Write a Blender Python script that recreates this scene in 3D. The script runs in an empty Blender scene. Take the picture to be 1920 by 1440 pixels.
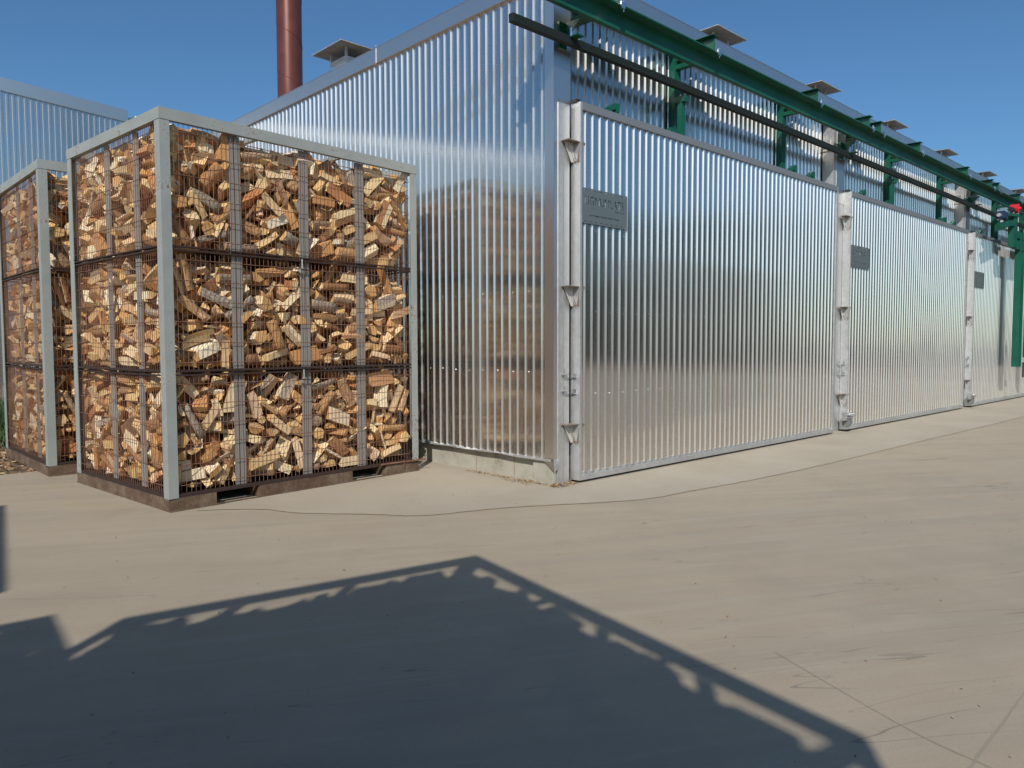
import bpy, bmesh, math, random
from math import sin, cos, pi, radians, atan2, sqrt, hypot
from mathutils import Vector, Matrix, Quaternion

# ------------------------------------------------------------------ camera, sky, sun, exposure
scene = bpy.context.scene
COL = scene.collection
CAMLOC = Vector((-5.5778, -5.266, 1.45))
YAW, PITCH, ROLL, FPX = 0.8117, 0.0534, -0.0022, 1411.3
cd = bpy.data.cameras.new("camera")
cd.sensor_width = 36.0
cd.lens = FPX / 1920 * 36.0
cd.clip_start = 0.05
cd.clip_end = 2000
cam = bpy.data.objects.new("camera", cd)
COL.objects.link(cam)
F_ = Vector((cos(YAW)*cos(PITCH), sin(YAW)*cos(PITCH), -sin(PITCH)))
R_ = Vector((sin(YAW), -cos(YAW), 0)); U_ = R_.cross(F_)
R2_ = R_*cos(ROLL) + U_*sin(ROLL); U2_ = -R_*sin(ROLL) + U_*cos(ROLL)
m3 = Matrix((R2_, U2_, -F_)).transposed()
cam.matrix_world = Matrix.Translation(CAMLOC) @ m3.to_4x4()
scene.camera = cam

SUN_AZ = radians(38.5)      # direction the light travels, from +X towards +Y
SUN_EL = radians(36.5)
world = bpy.data.worlds.new("World"); scene.world = world
world.use_nodes = True
nt = world.node_tree
sky = nt.nodes.new("ShaderNodeTexSky"); sky.sky_type = 'NISHITA'; sky.sun_disc = False
sky.sun_elevation = SUN_EL
tx, ty = -cos(SUN_AZ), -sin(SUN_AZ)          # towards the sun
sky.sun_rotation = atan2(tx, ty)
sky.air_density = 1.0; sky.dust_density = 0.9; sky.ozone_density = 3.0; sky.altitude = 100
bg = nt.nodes["Background"]; bg.inputs[1].default_value = 0.088
tint = nt.nodes.new("ShaderNodeMix"); tint.data_type = 'RGBA'; tint.blend_type = 'MULTIPLY'; tint.inputs[0].default_value = 1.0
tint.inputs[7].default_value = (.66, .97, 1.16, 1)
nt.links.new(sky.outputs[0], tint.inputs[6]); nt.links.new(tint.outputs[2], bg.inputs[0])
sd = bpy.data.lights.new("sun", 'SUN'); sd.energy = 4.1; sd.angle = radians(0.5); sd.color = (1.0, 0.965, 0.90)
sun = bpy.data.objects.new("sun", sd); COL.objects.link(sun)
sdir = Vector((cos(SUN_AZ)*cos(SUN_EL), sin(SUN_AZ)*cos(SUN_EL), -sin(SUN_EL)))
sun.rotation_euler = sdir.to_track_quat('-Z', 'Y').to_euler(); sun.location = (-20, -20, 30)
scene.view_settings.view_transform = 'Standard'; scene.view_settings.look = 'None'
scene.view_settings.exposure = 0.0; scene.view_settings.gamma = 1.0
scene.render.resolution_x = 1024; scene.render.resolution_y = 768

# ------------------------------------------------------------------ materials
def mat(name, base, rough=.6, metal=0., build=None):
    m = bpy.data.materials.new(name); m.use_nodes = True
    b = m.node_tree.nodes["Principled BSDF"]
    b.inputs["Base Color"].default_value = (*base, 1); b.inputs["Roughness"].default_value = rough
    b.inputs["Metallic"].default_value = metal
    if build: build(m.node_tree, b)
    return m
def N(t, kind, **kw):
    n = t.nodes.new(kind)
    for k, v in kw.items():
        if k in n.inputs.keys() if hasattr(n.inputs, 'keys') else False: n.inputs[k].default_value = v
        else: setattr(n, k, v)
    return n
def coords(t, scale=(1,1,1), kind='Object', rot=(0,0,0)):
    tc = t.nodes.new("ShaderNodeTexCoord"); mp = t.nodes.new("ShaderNodeMapping")
    if any(rot):            # turn first, then stretch
        m0 = t.nodes.new("ShaderNodeMapping"); m0.inputs["Rotation"].default_value = rot; mp.inputs["Scale"].default_value = scale
        t.links.new(tc.outputs[kind], m0.inputs[0]); t.links.new(m0.outputs[0], mp.inputs[0]); return mp.outputs[0]
    mp.inputs["Scale"].default_value = scale; mp.inputs["Rotation"].default_value = rot
    t.links.new(tc.outputs[kind], mp.inputs[0]); return mp.outputs[0]
def noise(t, vec, scale, detail=4, rough=.55, dist=0.):
    n = t.nodes.new("ShaderNodeTexNoise"); n.inputs["Scale"].default_value = scale
    n.inputs["Detail"].default_value = detail; n.inputs["Roughness"].default_value = rough
    n.inputs["Distortion"].default_value = dist
    t.links.new(vec, n.inputs["Vector"]); return n.outputs["Fac"]
def ramp(t, fac, stops, mode='LINEAR'):
    r = t.nodes.new("ShaderNodeValToRGB"); r.color_ramp.interpolation = mode
    e = r.color_ramp.elements
    while len(e) < len(stops): e.new(.5)
    for i, (p, c) in enumerate(stops):
        e[i].position = p; e[i].color = (*c, 1) if len(c) == 3 else c
    t.links.new(fac, r.inputs[0]); return r.outputs[0]
def g(v): return (v, v, v)
def mix(t, fac, a, b, mode='MIX'):
    n = t.nodes.new("ShaderNodeMix"); n.data_type = 'RGBA'; n.blend_type = mode
    for s, v in ((0, fac), (6, a), (7, b)):
        if hasattr(v, 'links'): t.links.new(v, n.inputs[s])
        elif s == 0: n.inputs[0].default_value = v
        else: n.inputs[s].default_value = (*v, 1)
    return n.outputs[2]
def math_(t, op, a, b=0., c=None):
    n = t.nodes.new("ShaderNodeMath"); n.operation = op
    for i, v in enumerate((a, b) if c is None else (a, b, c)):
        if hasattr(v, 'links'): t.links.new(v, n.inputs[i])
        else: n.inputs[i].default_value = v
    return n.outputs[0]
def bump(t, b, h, strength=.3, dist=.01):
    n = t.nodes.new("ShaderNodeBump"); n.inputs["Strength"].default_value = strength; n.inputs["Distance"].default_value = dist
    t.links.new(h, n.inputs["Height"]); t.links.new(n.outputs[0], b.inputs["Normal"]); return n

def m_sheet(t, b, lo=.10, hi=.22):
    """bare galvanised trapezoidal sheet: mirror-like zinc with gentle buckles and a duller oxide film"""
    v = coords(t); w = noise(t, coords(t, (1, 1, .45)), 1.5, 2, .5); sp = noise(t, v, 45, 3, .6); st = noise(t, coords(t, (7, 7, .35)), 2.5, 4, .6)
    big = noise(t, v, .7, 2)
    col = ramp(t, mix(t, .5, sp, big), [(.3, (.63,.595,.56)), (.7, (.75,.715,.68))])
    t.links.new(col, b.inputs["Base Color"])
    t.links.new(ramp(t, mix(t, .3, st, sp), [(.3, g(.11)), (.7, g(.18))]), b.inputs["Roughness"])
    tg = t.nodes.new("ShaderNodeTangent"); tg.direction_type = 'RADIAL'; tg.axis = 'Z'; t.links.new(tg.outputs[0], b.inputs["Tangent"])
    b.inputs["Anisotropic"].default_value = .95
    bp = bump(t, b, math_(t, 'ADD', w, math_(t, 'MULTIPLY', st, .010)), .22, .02)
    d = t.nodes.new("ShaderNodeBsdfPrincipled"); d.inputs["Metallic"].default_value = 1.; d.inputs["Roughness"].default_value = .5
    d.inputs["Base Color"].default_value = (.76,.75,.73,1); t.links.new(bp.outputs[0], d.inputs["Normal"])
    dull_share = ramp(t, st, [(.3, g(lo)), (.7, g(hi))])
    ms = t.nodes.new("ShaderNodeMixShader"); t.links.new(dull_share, ms.inputs[0]); t.links.new(b.outputs[0], ms.inputs[1]); t.links.new(d.outputs[0], ms.inputs[2])
    # mud and dust splashed up the foot of the sheets
    sz = t.nodes.new("ShaderNodeSeparateXYZ"); t.links.new(v, sz.inputs[0])
    sp2 = noise(t, coords(t, (14, 14, 5)), 1.6, 5, .7)
    dz = ramp(t, sz.outputs[2], [(.05, g(1)), (.35, g(.45)), (.95, g(.12)), (1., g(.06))])
    df = math_(t, 'MULTIPLY', dz, ramp(t, sp2, [(.44, g(.05)), (.64, g(.6))]))
    dd = t.nodes.new("ShaderNodeBsdfDiffuse"); dd.inputs[0].default_value = (.33,.295,.24,1)
    m2 = t.nodes.new("ShaderNodeMixShader"); t.links.new(df, m2.inputs[0]); t.links.new(ms.outputs[0], m2.inputs[1]); t.links.new(dd.outputs[0], m2.inputs[2])
    t.links.new(m2.outputs[0], t.nodes["Material Output"].inputs[0])
def m_zinc(t, b):
    v = coords(t); sp = noise(t, v, 22, 4, .65); big = noise(t, coords(t, (1,1,.4)), 2.2, 4)
    t.links.new(ramp(t, mix(t, .5, sp, big), [(.32, (.50,.50,.49)), (.68, (.70,.69,.67))]), b.inputs["Base Color"])
    t.links.new(ramp(t, sp, [(.3, g(.42)), (.7, g(.6))]), b.inputs["Roughness"])
def m_grey(t, b):
    v = coords(t); a = noise(t, v, 3, 5, .6); s = noise(t, v, 40, 4, .7)
    c = ramp(t, a, [(.3, (.255,.27,.25)), (.7, (.33,.345,.32))])
    c = mix(t, ramp(t, mix(t, .5, a, s), [(.575, g(0)), (.62, g(1))]), c, (.17,.08,.045))
    t.links.new(c, b.inputs["Base Color"])
    bump(t, b, s, .15, .004)
def m_rust(t, b):
    v = coords(t); a = noise(t, v, 9, 5, .65)
    t.links.new(ramp(t, a, [(.3, (.14,.055,.03)), (.55, (.24,.115,.07)), (.75, (.34,.2,.14))]), b.inputs["Base Color"])
def m_skid(t, b):
    v = coords(t); a = noise(t, v, 5, 6, .65); s = noise(t, v, 30, 4, .7)
    t.links.new(ramp(t, mix(t, .35, a, s), [(.36, (.07,.03,.018)), (.50, (.12,.075,.045)), (.68, (.20,.15,.10))]), b.inputs["Base Color"])
    bump(t, b, s, .3, .006)
def m_green(t, b):
    v = coords(t); a = noise(t, v, 2.5, 4); s = noise(t, v, 30, 3, .7)
    t.links.new(ramp(t, mix(t, .3, a, s), [(.35, (.003,.060,.035)), (.65, (.006,.105,.062))]), b.inputs["Base Color"])
def m_wood(kind):
    def f(t, b):
        geo = t.nodes.new("ShaderNodeNewGeometry"); oi = t.nodes.new("ShaderNodeObjectInfo")
        r = math_(t, 'FRACT', math_(t, 'ADD', geo.outputs["Random Per Island"], oi.outputs["Random"]))
        r2 = math_(t, 'FRACT', math_(t, 'MULTIPLY', r, 7.31))
        uv = t.nodes.new("ShaderNodeUVMap"); uv.uv_map = "UVMap"
        mp = t.nodes.new("ShaderNodeMapping"); t.links.new(uv.outputs[0], mp.inputs[0])
        cmb = t.nodes.new("ShaderNodeCombineXYZ"); t.links.new(math_(t,'MULTIPLY',r,37.), cmb.inputs[0]); t.links.new(math_(t,'MULTIPLY',r,91.), cmb.inputs[1])
        t.links.new(cmb.outputs[0], mp.inputs["Location"])
        if kind == 'split':
            mp.inputs["Scale"].default_value = (6, 90, 1)
            gr = noise(t, mp.outputs[0], 1, 5, .7, .4)
            c = ramp(t, r, [(0, (.80,.51,.22)), (.2, (.90,.69,.39)), (.48, (.95,.82,.59)), (.58, (.60,.26,.09)), (.68, (.92,.72,.43)), (.88, (.70,.36,.13)), (1, (.48,.17,.055))])
            c = mix(t, ramp(t, gr, [(.32, g(.55)), (.6, g(0))]), c, (.35,.17,.07), 'MIX')
            bump(t, b, gr, .5, .006)
        elif kind == 'end':
            mp.inputs["Scale"].default_value = (35, 35, 1)
            gr = noise(t, mp.outputs[0], 1, 4, .7)
            c = ramp(t, r2, [(0, (.80,.60,.32)), (.5, (.70,.42,.16)), (1, (.60,.30,.10))])
            c = mix(t, ramp(t, gr, [(.35, g(.35)), (.6, g(0))]), c, (.38,.2,.09))
            bump(t, b, gr, .3, .004)
        else:
            mp.inputs["Scale"].default_value = (22, 60, 1)
            gr = noise(t, mp.outputs[0], 1, 6, .75, .6)
            c = ramp(t, r2, [(0, (.34,.15,.06)), (.35, (.52,.27,.11)), (.5, (.36,.28,.20)), (.62, (.46,.38,.29)), (.8, (.60,.34,.14)), (1, (.48,.22,.08))])
            c = mix(t, ramp(t, gr, [(.33, g(.85)), (.55, g(0))]), c, (.11,.055,.035))
            bump(t, b, gr, .9, .012)
        t.links.new(c, b.inputs["Base Color"])
    return f
def m_concrete(t, b):
    v = coords(t); a = noise(t, v, .35, 4, .6, .3); m_ = noise(t, v, 2.1, 5, .6); s = noise(t, v, 60, 4, .75)
    sw = noise(t, coords(t, (.3, 3.2, 1), rot=(0,0,radians(30))), .9, 5, .6, .3)      # drag marks of the floor finish
    c = ramp(t, mix(t, .45, a, m_), [(.28, (.345,.278,.194)), (.5, (.393,.320,.228)), (.72, (.425,.350,.252))])
    c = mix(t, ramp(t, sw, [(.38, g(.28)), (.54, g(0))]), c, (.28,.248,.19))
    st = noise(t, v, .8, 3, .5, 1.)
    c = mix(t, ramp(t, st, [(.60, g(0)), (.70, g(.22))]), c, (.26,.24,.195))
    c = mix(t, ramp(t, s, [(.30, g(.40)), (.44, g(0))]), c, (.20,.165,.125))
    fs = noise(t, v, 260, 2, .8); c = mix(t, ramp(t, fs, [(.36, g(.30)), (.55, g(0)), (.68, g(.22))]), c, mix(t, ramp(t, fs, [(.5, g(0)), (.52, g(1))]), (.19,.155,.11), (.50,.45,.36)))
    # hairline cracks and drag lines: contour lines of a stretched noise, broken up by another
    for rot, sc, th, ms in ((32, (.10, 1.1, 1), .0009, .85), (28, (.16, 2.3, 1), .0008, .7)):
        n1 = noise(t, coords(t, sc, rot=(0,0,radians(rot))), 1.0, 4, .45, 0.)
        ln = math_(t, 'LESS_THAN', math_(t, 'ABSOLUTE', math_(t, 'SUBTRACT', n1, .5)), th)
        mk = ramp(t, noise(t, coords(t, (1,1,1), rot=(0,0,radians(rot))), .55+sc[0], 3, .7), [(.42, g(0)), (.58, g(ms))])
        c = mix(t, math_(t, 'MULTIPLY', ln, mk), c, (.21,.175,.135))
    blot = noise(t, v, 5.5, 4, .7, .6)
    c = mix(t, ramp(t, blot, [(.58, g(0)), (.76, g(.18))]), c, (.28,.25,.205))
    c = mix(t, ramp(t, noise(t, coords(t, (.35, 6, 1), rot=(0,0,radians(28))), 1.3, 5, .65, .4), [(.50, g(0)), (.70, g(.16))]), c, (.50,.44,.35))
    t.links.new(c, b.inputs["Base Color"])
    bump(t, b, mix(t, .5, s, fs), .45, .003)
def m_apron(t, b):
    v = coords(t); a = noise(t, v, .9, 5, .6); s = noise(t, v, 60, 4, .75)
    c = ramp(t, a, [(.3, (.365,.308,.228)), (.7, (.425,.365,.28))])
    c = mix(t, ramp(t, s, [(.32, g(.3)), (.42, g(0))]), c, (.24,.2,.16))
    t.links.new(c, b.inputs["Base Color"]); bump(t, b, s, .2, .003)
def m_base(t, b):
    v = coords(t); a = noise(t, v, 2.3, 5, .65); s = noise(t, v, 28, 5, .7)
    c = ramp(t, a, [(.3, (.30,.275,.215)), (.7, (.45,.43,.36))])
    c = mix(t, ramp(t, mix(t, .5, a, s), [(.36, g(.7)), (.44, g(0))]), c, (.16,.14,.11))
    t.links.new(c, b.inputs["Base Color"]); bump(t, b, s, .5, .01)
def m_soil(t, b):
    v = coords(t); a = noise(t, v, .5, 6, .65); s = noise(t, v, 9, 5, .7)
    t.links.new(ramp(t, mix(t, .5, a, s), [(.35, (.13,.085,.05)), (.6, (.23,.165,.105))]), b.inputs["Base Color"])
    bump(t, b, s, .7, .05)
def m_leaf(t, b):
    geo = t.nodes.new("ShaderNodeNewGeometry")
    t.links.new(ramp(t, geo.outputs["Random Per Island"], [(0, (.025,.05,.018)), (.6, (.04,.08,.025)), (1, (.07,.12,.035))]), b.inputs["Base Color"])
def m_dry(t, b):
    geo = t.nodes.new("ShaderNodeNewGeometry")
    t.links.new(ramp(t, geo.outputs["Random Per Island"], [(0, (.13,.07,.035)), (.5, (.30,.17,.08)), (1, (.48,.35,.2))]), b.inputs["Base Color"])
def m_pipe(t, b):
    v = coords(t); a = noise(t, v, 3, 4)
    t.links.new(ramp(t, a, [(.3, (.12,.035,.025)), (.7, (.165,.05,.036))]), b.inputs["Base Color"])
def m_roofgrey(t, b):
    v = coords(t); a = noise(t, v, 6, 5, .6)
    t.links.new(ramp(t, a, [(.3, (.17,.145,.12)), (.7, (.27,.24,.20))]), b.inputs["Base Color"])

M = dict(
    sheet=mat("galvanised_sheet", (.7,.7,.72), .2, 1., m_sheet),
    flank=mat("sun_brightened_rib_flank", (.7,.7,.72), .2, 1., lambda t, b: m_sheet(t, b, .32, .48)),  # rib flanks: rougher copy of the sheet, sun brightness put into the mix
    zinc=mat("dull_zinc", (.6,.6,.6), .5, .75, m_zinc),
    frame=mat("grey_door_frame", (.24,.25,.26), .45, .35),
    flash=mat("plain_flashing", (.74,.71,.68), .38, 1.),
    grey=mat("grey_green_paint", (.3,.31,.29), .55, 0, m_grey),
    rust=mat("rusty_wire", (.2,.09,.05), .7, .2, m_rust),
    darkrust=mat("dark_rusty_angle", (.045,.025,.02), .7, .2),
    upright=mat("weathered_upright", (.25,.23,.205), .7),
    skid=mat("muddy_skid", (.2,.15,.1), .8, 0, m_skid),
    green=mat("green_paint", (.01,.11,.065), .42, 0, m_green),
    darkrail=mat("dark_green_rail", (.005,.010,.008), .7, 0.),
    wood=mat("split_wood", (.7,.5,.3), .75, 0, m_wood('split')),
    end=mat("cut_end", (.7,.5,.3), .8, 0, m_wood('end')),
    bark=mat("bark", (.2,.12,.08), .9, 0, m_wood('bark')),
    concrete=mat("yard_concrete", (.36,.33,.29), .85, 0, m_concrete),
    apron=mat("pale_concrete", (.4,.38,.34), .85, 0, m_apron),
    base=mat("plinth_concrete", (.4,.38,.32), .9, 0, m_base),
    line=mat("joint_dirt", (.30,.25,.185), .9),
    crack=mat("crack_dark", (.15,.125,.09), .95),
    sand=mat("sand_line", (.36,.285,.195), .9),
    soil=mat("brown_soil", (.2,.14,.09), .95, 0, m_soil),
    leaf=mat("foliage", (.06,.1,.03), .7, 0, m_leaf),
    trunk=mat("tree_trunk", (.1,.07,.05), .9),
    dry=mat("dry_leaf", (.3,.17,.08), .85, 0, m_dry),
    pipe=mat("brown_duct", (.14,.045,.032), .33, .3, m_pipe),
    vent=mat("vent_underside", (.38,.36,.32), .6, .2, m_roofgrey),
    roof=mat("grey_roof", (.3,.3,.3), .6, .3),
    sign=mat("grey_green_plate", (.20,.235,.235), .42, .5),
    bracket=mat("brownish_bracket", (.26,.20,.16), .6, .3),
    bracketface=mat("pale_bracket_plate", (.60,.57,.52), .55, .3),
    screw=mat("screw_head", (.75,.76,.78), .25, 1.),
    red=mat("red_motor", (.6,.02,.03), .4),
    blue=mat("dark_blue_box", (.015,.03,.075), .4),
    black=mat("black_rubber", (.015,.015,.015), .6),
    disc=mat("grey_disc", (.2,.2,.19), .6, .3),
)

# ------------------------------------------------------------------ mesh helpers
class MB:
    def __init__(s): s.v = []; s.f = []; s.m = []; s.mats = []
    def mi(s, m):
        if m not in s.mats: s.mats.append(m)
        return s.mats.index(m)
    def add(s, vs, fs, m, X=None):
        o = len(s.v); k = s.mi(m)
        s.v += [tuple(X @ Vector(v)) if X else tuple(v) for v in vs]
        for f in fs: s.f.append([i+o for i in f]); s.m.append(k)
    def box(s, a, b, m, X=None):
        (x0,y0,z0),(x1,y1,z1) = a, b
        vs = [(x0,y0,z0),(x1,y0,z0),(x1,y1,z0),(x0,y1,z0),(x0,y0,z1),(x1,y0,z1),(x1,y1,z1),(x0,y1,z1)]
        s.add(vs, [(3,2,1,0),(4,5,6,7),(0,1,5,4),(1,2,6,5),(2,3,7,6),(3,0,4,7)], m, X)
    def bar(s, p, q, w, h, m, up=(0,0,1)):
        p = Vector(p); q = Vector(q); d = q-p; L = d.length; d.normalize()
        up = Vector(up)
        if abs(d.dot(up)) > .98: up = Vector((1,0,0))
        sx = d.cross(up).normalized(); sz = sx.cross(d)
        X = Matrix((sx, d, sz)).transposed().to_4x4(); X.translation = p
        s.box((-w/2,0,-h/2), (w/2,L,h/2), m, X)
    def tube(s, path, r, m, n=6, cap=True):
        path = [Vector(p) for p in path]; rings = []; o = len(s.v); k = s.mi(m)
        for i, p in enumerate(path):
            d = (path[min(i+1, len(path)-1)] - path[max(i-1, 0)]).normalized()
            u = Vector((0,0,1)) if abs(d.z) < .9 else Vector((1,0,0))
            a = d.cross(u).normalized(); b = a.cross(d)
            rr = r[i] if isinstance(r, (list, tuple)) else r
            for j in range(n):
                t = 2*pi*j/n; s.v.append(tuple(p + a*cos(t)*rr + b*sin(t)*rr))
        for i in range(len(path)-1):
            for j in range(n):
                s.f.append([o+i*n+j, o+i*n+(j+1)%n, o+(i+1)*n+(j+1)%n, o+(i+1)*n+j]); s.m.append(k)
        if cap:
            s.f.append([o+j for j in range(n)]); s.m.append(k)
            s.f.append([o+(len(path)-1)*n+j for j in range(n)][::-1]); s.m.append(k)
    def build(s, name, parent=None, smooth=False, bevel=0.):
        me = bpy.data.meshes.new(name); me.from_pydata(s.v, [], s.f)
        for m in s.mats: me.materials.append(M[m])
        me.polygons.foreach_set("material_index", s.m)
        if smooth: me.polygons.foreach_set("use_smooth", [True]*len(s.f))
        me.update()
        bm = bmesh.new(); bm.from_mesh(me); bmesh.ops.recalc_face_normals(bm, faces=bm.faces); bm.to_mesh(me); bm.free()
        o = bpy.data.objects.new(name, me); COL.objects.link(o)
        if parent: o.parent = parent
        if bevel:
            bv = o.modifiers.new("bevel", 'BEVEL'); bv.width = bevel; bv.segments = 2; bv.limit_method = 'ANGLE'
        return o
def empty(name, loc=(0,0,0), rz=0):
    o = bpy.data.objects.new(name, None); COL.objects.link(o); o.location = loc; o.rotation_euler = (0,0,rz); o.empty_display_size = .2
    return o
def tag(o, label=None, cat=None, group=None, kind=None):
    if label: o["label"] = label
    if cat: o["category"] = cat
    if group: o["group"] = group
    if kind: o["kind"] = kind
    return o
def copy_tree(o, parent=None):
    c = o.copy(); COL.objects.link(c)
    if parent: c.parent = parent
    for ch in list(o.children): copy_tree(ch, c)
    return c
# ------------------------------------------------------------------ ground
def sheet_obj(name, pts, z, m, kind='structure'):
    b = MB(); b.add([(x, y, z) for x, y in pts], [list(range(len(pts)))], m); o = b.build(name); return tag(o, kind=kind)
tag(sheet_obj("ground", [(-400,-400),(400,-400),(400,400),(-400,400)], -.03, 'soil'), "brown bare earth around the concrete yard", "ground")
# yard slab with its back edge beside the left crates
yb = MB(); yb.add([(-40,-27,0),(27,-27,0),(27,30,0),(1.2,30,0),(.6,7.2,0),(-3.3,4.72,0),(-4.3,4.7,0),(-40,4.6,0),
                   (-40,-27,-.1),(27,-27,-.1),(27,30,-.1),(1.2,30,-.1),(.6,7.2,-.1),(-3.3,4.72,-.1),(-4.3,4.7,-.1),(-40,4.6,-.1)],
                  [list(range(8))]+[(i,(i+1)%8,8+(i+1)%8,8+i) for i in range(8)], 'concrete')
tag(yb.build("yard"), "worn pale concrete yard in front of the metal building", "yard", kind='structure')
# pale apron poured along the building, its outer edge a long arc
ARC = [(-3.1,1.35),(-2.67,1.01),(-2.5,.64),(-2.07,.15),(-1.77,-.2),(-1.07,-.45),(0,-1.04),(.78,-1.16),(1.82,-1.28),(3.46,-1.36),(6.08,-1.4),(11.6,-1.5),(26,-1.6)]
def catmull(P, n=8):
    out = []
    for i in range(len(P)-1):
        p0, p1, p2, p3 = [Vector(P[max(0,min(len(P)-1,i+k))]) for k in (-1,0,1,2)]
        for k in range(n):
            t = k/n; out.append(.5*((2*p1)+(p2-p0)*t+(2*p0-5*p1+4*p2-p3)*t*t+(3*p1-p0-3*p2+p3)*t**3))
    out.append(Vector(P[-1])); return out
arc = catmull([(x, y) for x, y in ARC])
ab = MB(); n = len(arc)
ab.add([(p.x, p.y, .004) for p in arc]+[(p.x if p.x > .1 else .1+.02*i/n, .25 if p.x > .1 else max(2.5-.05*i, .3), .004) for i, p in enumerate(arc)],
       [(i, i+1, n+i+1, n+i) for i in range(n-1)], 'apron')
tag(ab.build("pavement"), "paler concrete strip poured along the foot of the metal building", "pavement", kind='structure')
rnd = random.Random(11)
def strip(name, pts, w, m, z, label, jit=.012, gaps=0.):
    P = catmull(pts, 14); b = MB(); prev = None; ph = rnd.random()*9
    for i, p in enumerate(P):
        d = (P[min(i+1,len(P)-1)]-P[max(i-1,0)]).normalized(); nn = Vector((-d.y, d.x))
        ww = w*(.75+.45*sin(ph+i*.23)+rnd.random()*.4); c = p+nn*rnd.uniform(-jit, jit)
        cur = ((c.x-nn.x*ww/2, c.y-nn.y*ww/2, z), (c.x+nn.x*ww/2, c.y+nn.y*ww/2, z))
        if prev and rnd.random() > gaps: b.add([prev[0], prev[1], cur[1], cur[0]], [(0,1,2,3)], m)
        prev = cur
    tag(b.build(name), label, "crack" if m == 'crack' else "line", kind='structure')
strip("ground_line", ARC, .020, 'sand', .0048, "thin sandy line curving round the pale concrete", .006)
strip("joint", [(-2.95,-4.55),(-2.73,-4.53),(-2.14,-4.52),(-1.5,-4.5),(-.5,-4.46)], .008, 'line', .0012, "straight slab joint at the near right of the yard", .001)
strip("joint", [(-2.3,-3.6),(-2.6,-4.28),(-2.68,-4.6),(-2.8,-5.1)], .007, 'line', .0016, "short slab joint meeting the straight one", .001)
strip("joint", [(-2.9,-.6),(-1.5,-1.6),(0.2,-2.4),(2.5,-2.9),(6,-3.3),(12,-3.6)], .008, 'sand', .0012, "faint sandy tyre line across the sunlit yard", .006, .35)
# pale scuff marks beside the crate

def scatter(name, label, cat, m, spots, smin, smax, seed, z=.006, thick=.4):
    r = random.Random(seed); b = MB()
    for x, y in spots:
        s = r.uniform(smin, smax); a = r.uniform(0, 6.28); X = Matrix.Translation((x, y, z)) @ Matrix.Rotation(a, 4, 'Z') @ Matrix.Rotation(r.uniform(-.5,.5), 4, 'X') @ Matrix.Rotation(r.uniform(-.4,.4), 4, 'Y')
        e = r.uniform(.25, .7)
        b.add([(-s,0,0),(-.2*s,-s*e,s*.1),(s,0,s*.05),(.1*s,s*e,s*thick*.5)], [(0,1,2,3)], m, X)
    o = b.build(name); return tag(o, label, cat, kind='stuff')
r_ = random.Random(4)
scatter("wood_chips", "tiny wood chips and grit scattered over the concrete yard", "chips", 'dry',
        [(r_.uniform(-5.3, 7), r_.uniform(-5, 1.0)) for _ in range(900)], .0025, .010, 5)
scatter("leaf_litter", "dry brown leaves gathered at the foot of the concrete plinth", "leaves", 'dry',
        [(-.05-abs(r_.gauss(0,.035)), r_.uniform(.02, 1.3)**1.0) for _ in range(90)] + [(r_.uniform(-.12,.25), r_.gauss(-.07,.05)) for _ in range(170)] + [(r_.uniform(-.2,.0), r_.gauss(.35,.10)) for _ in range(60)], .008, .024, 6, .012)
scatter("bark_litter", "reddish bark scraps on the bare earth beside the left crate", "bark", 'dry',
        [(r_.uniform(-5.2, -3.3), r_.uniform(4.75, 8.5)) for _ in range(1400)], .015, .07, 7, -.012)
# grass
gb = MB(); rg = random.Random(8)
for _ in range(2600):
    x = rg.uniform(-6.5, -2.2); y = rg.uniform(7.3, 13.5); h = rg.uniform(.18, .55); a = rg.uniform(0, 6.28); l = rg.uniform(.05,.22); w = .012
    dx, dy = cos(a), sin(a)
    gb.add([(x-dy*w, y+dx*w, -.03), (x+dy*w, y-dx*w, -.03), (x+dx*l*.4+dy*w*.7, y+dy*l*.4-dx*w*.7, h*.6), (x+dx*l, y+dy*l, h), (x+dx*l*.4-dy*w*.7, y+dy*l*.4+dx*w*.7, h*.6)], [(0,1,2,3,4)], 'leaf')
tag(gb.build("grass"), "tall green grass behind the left crate", "grass", kind='stuff')

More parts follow.
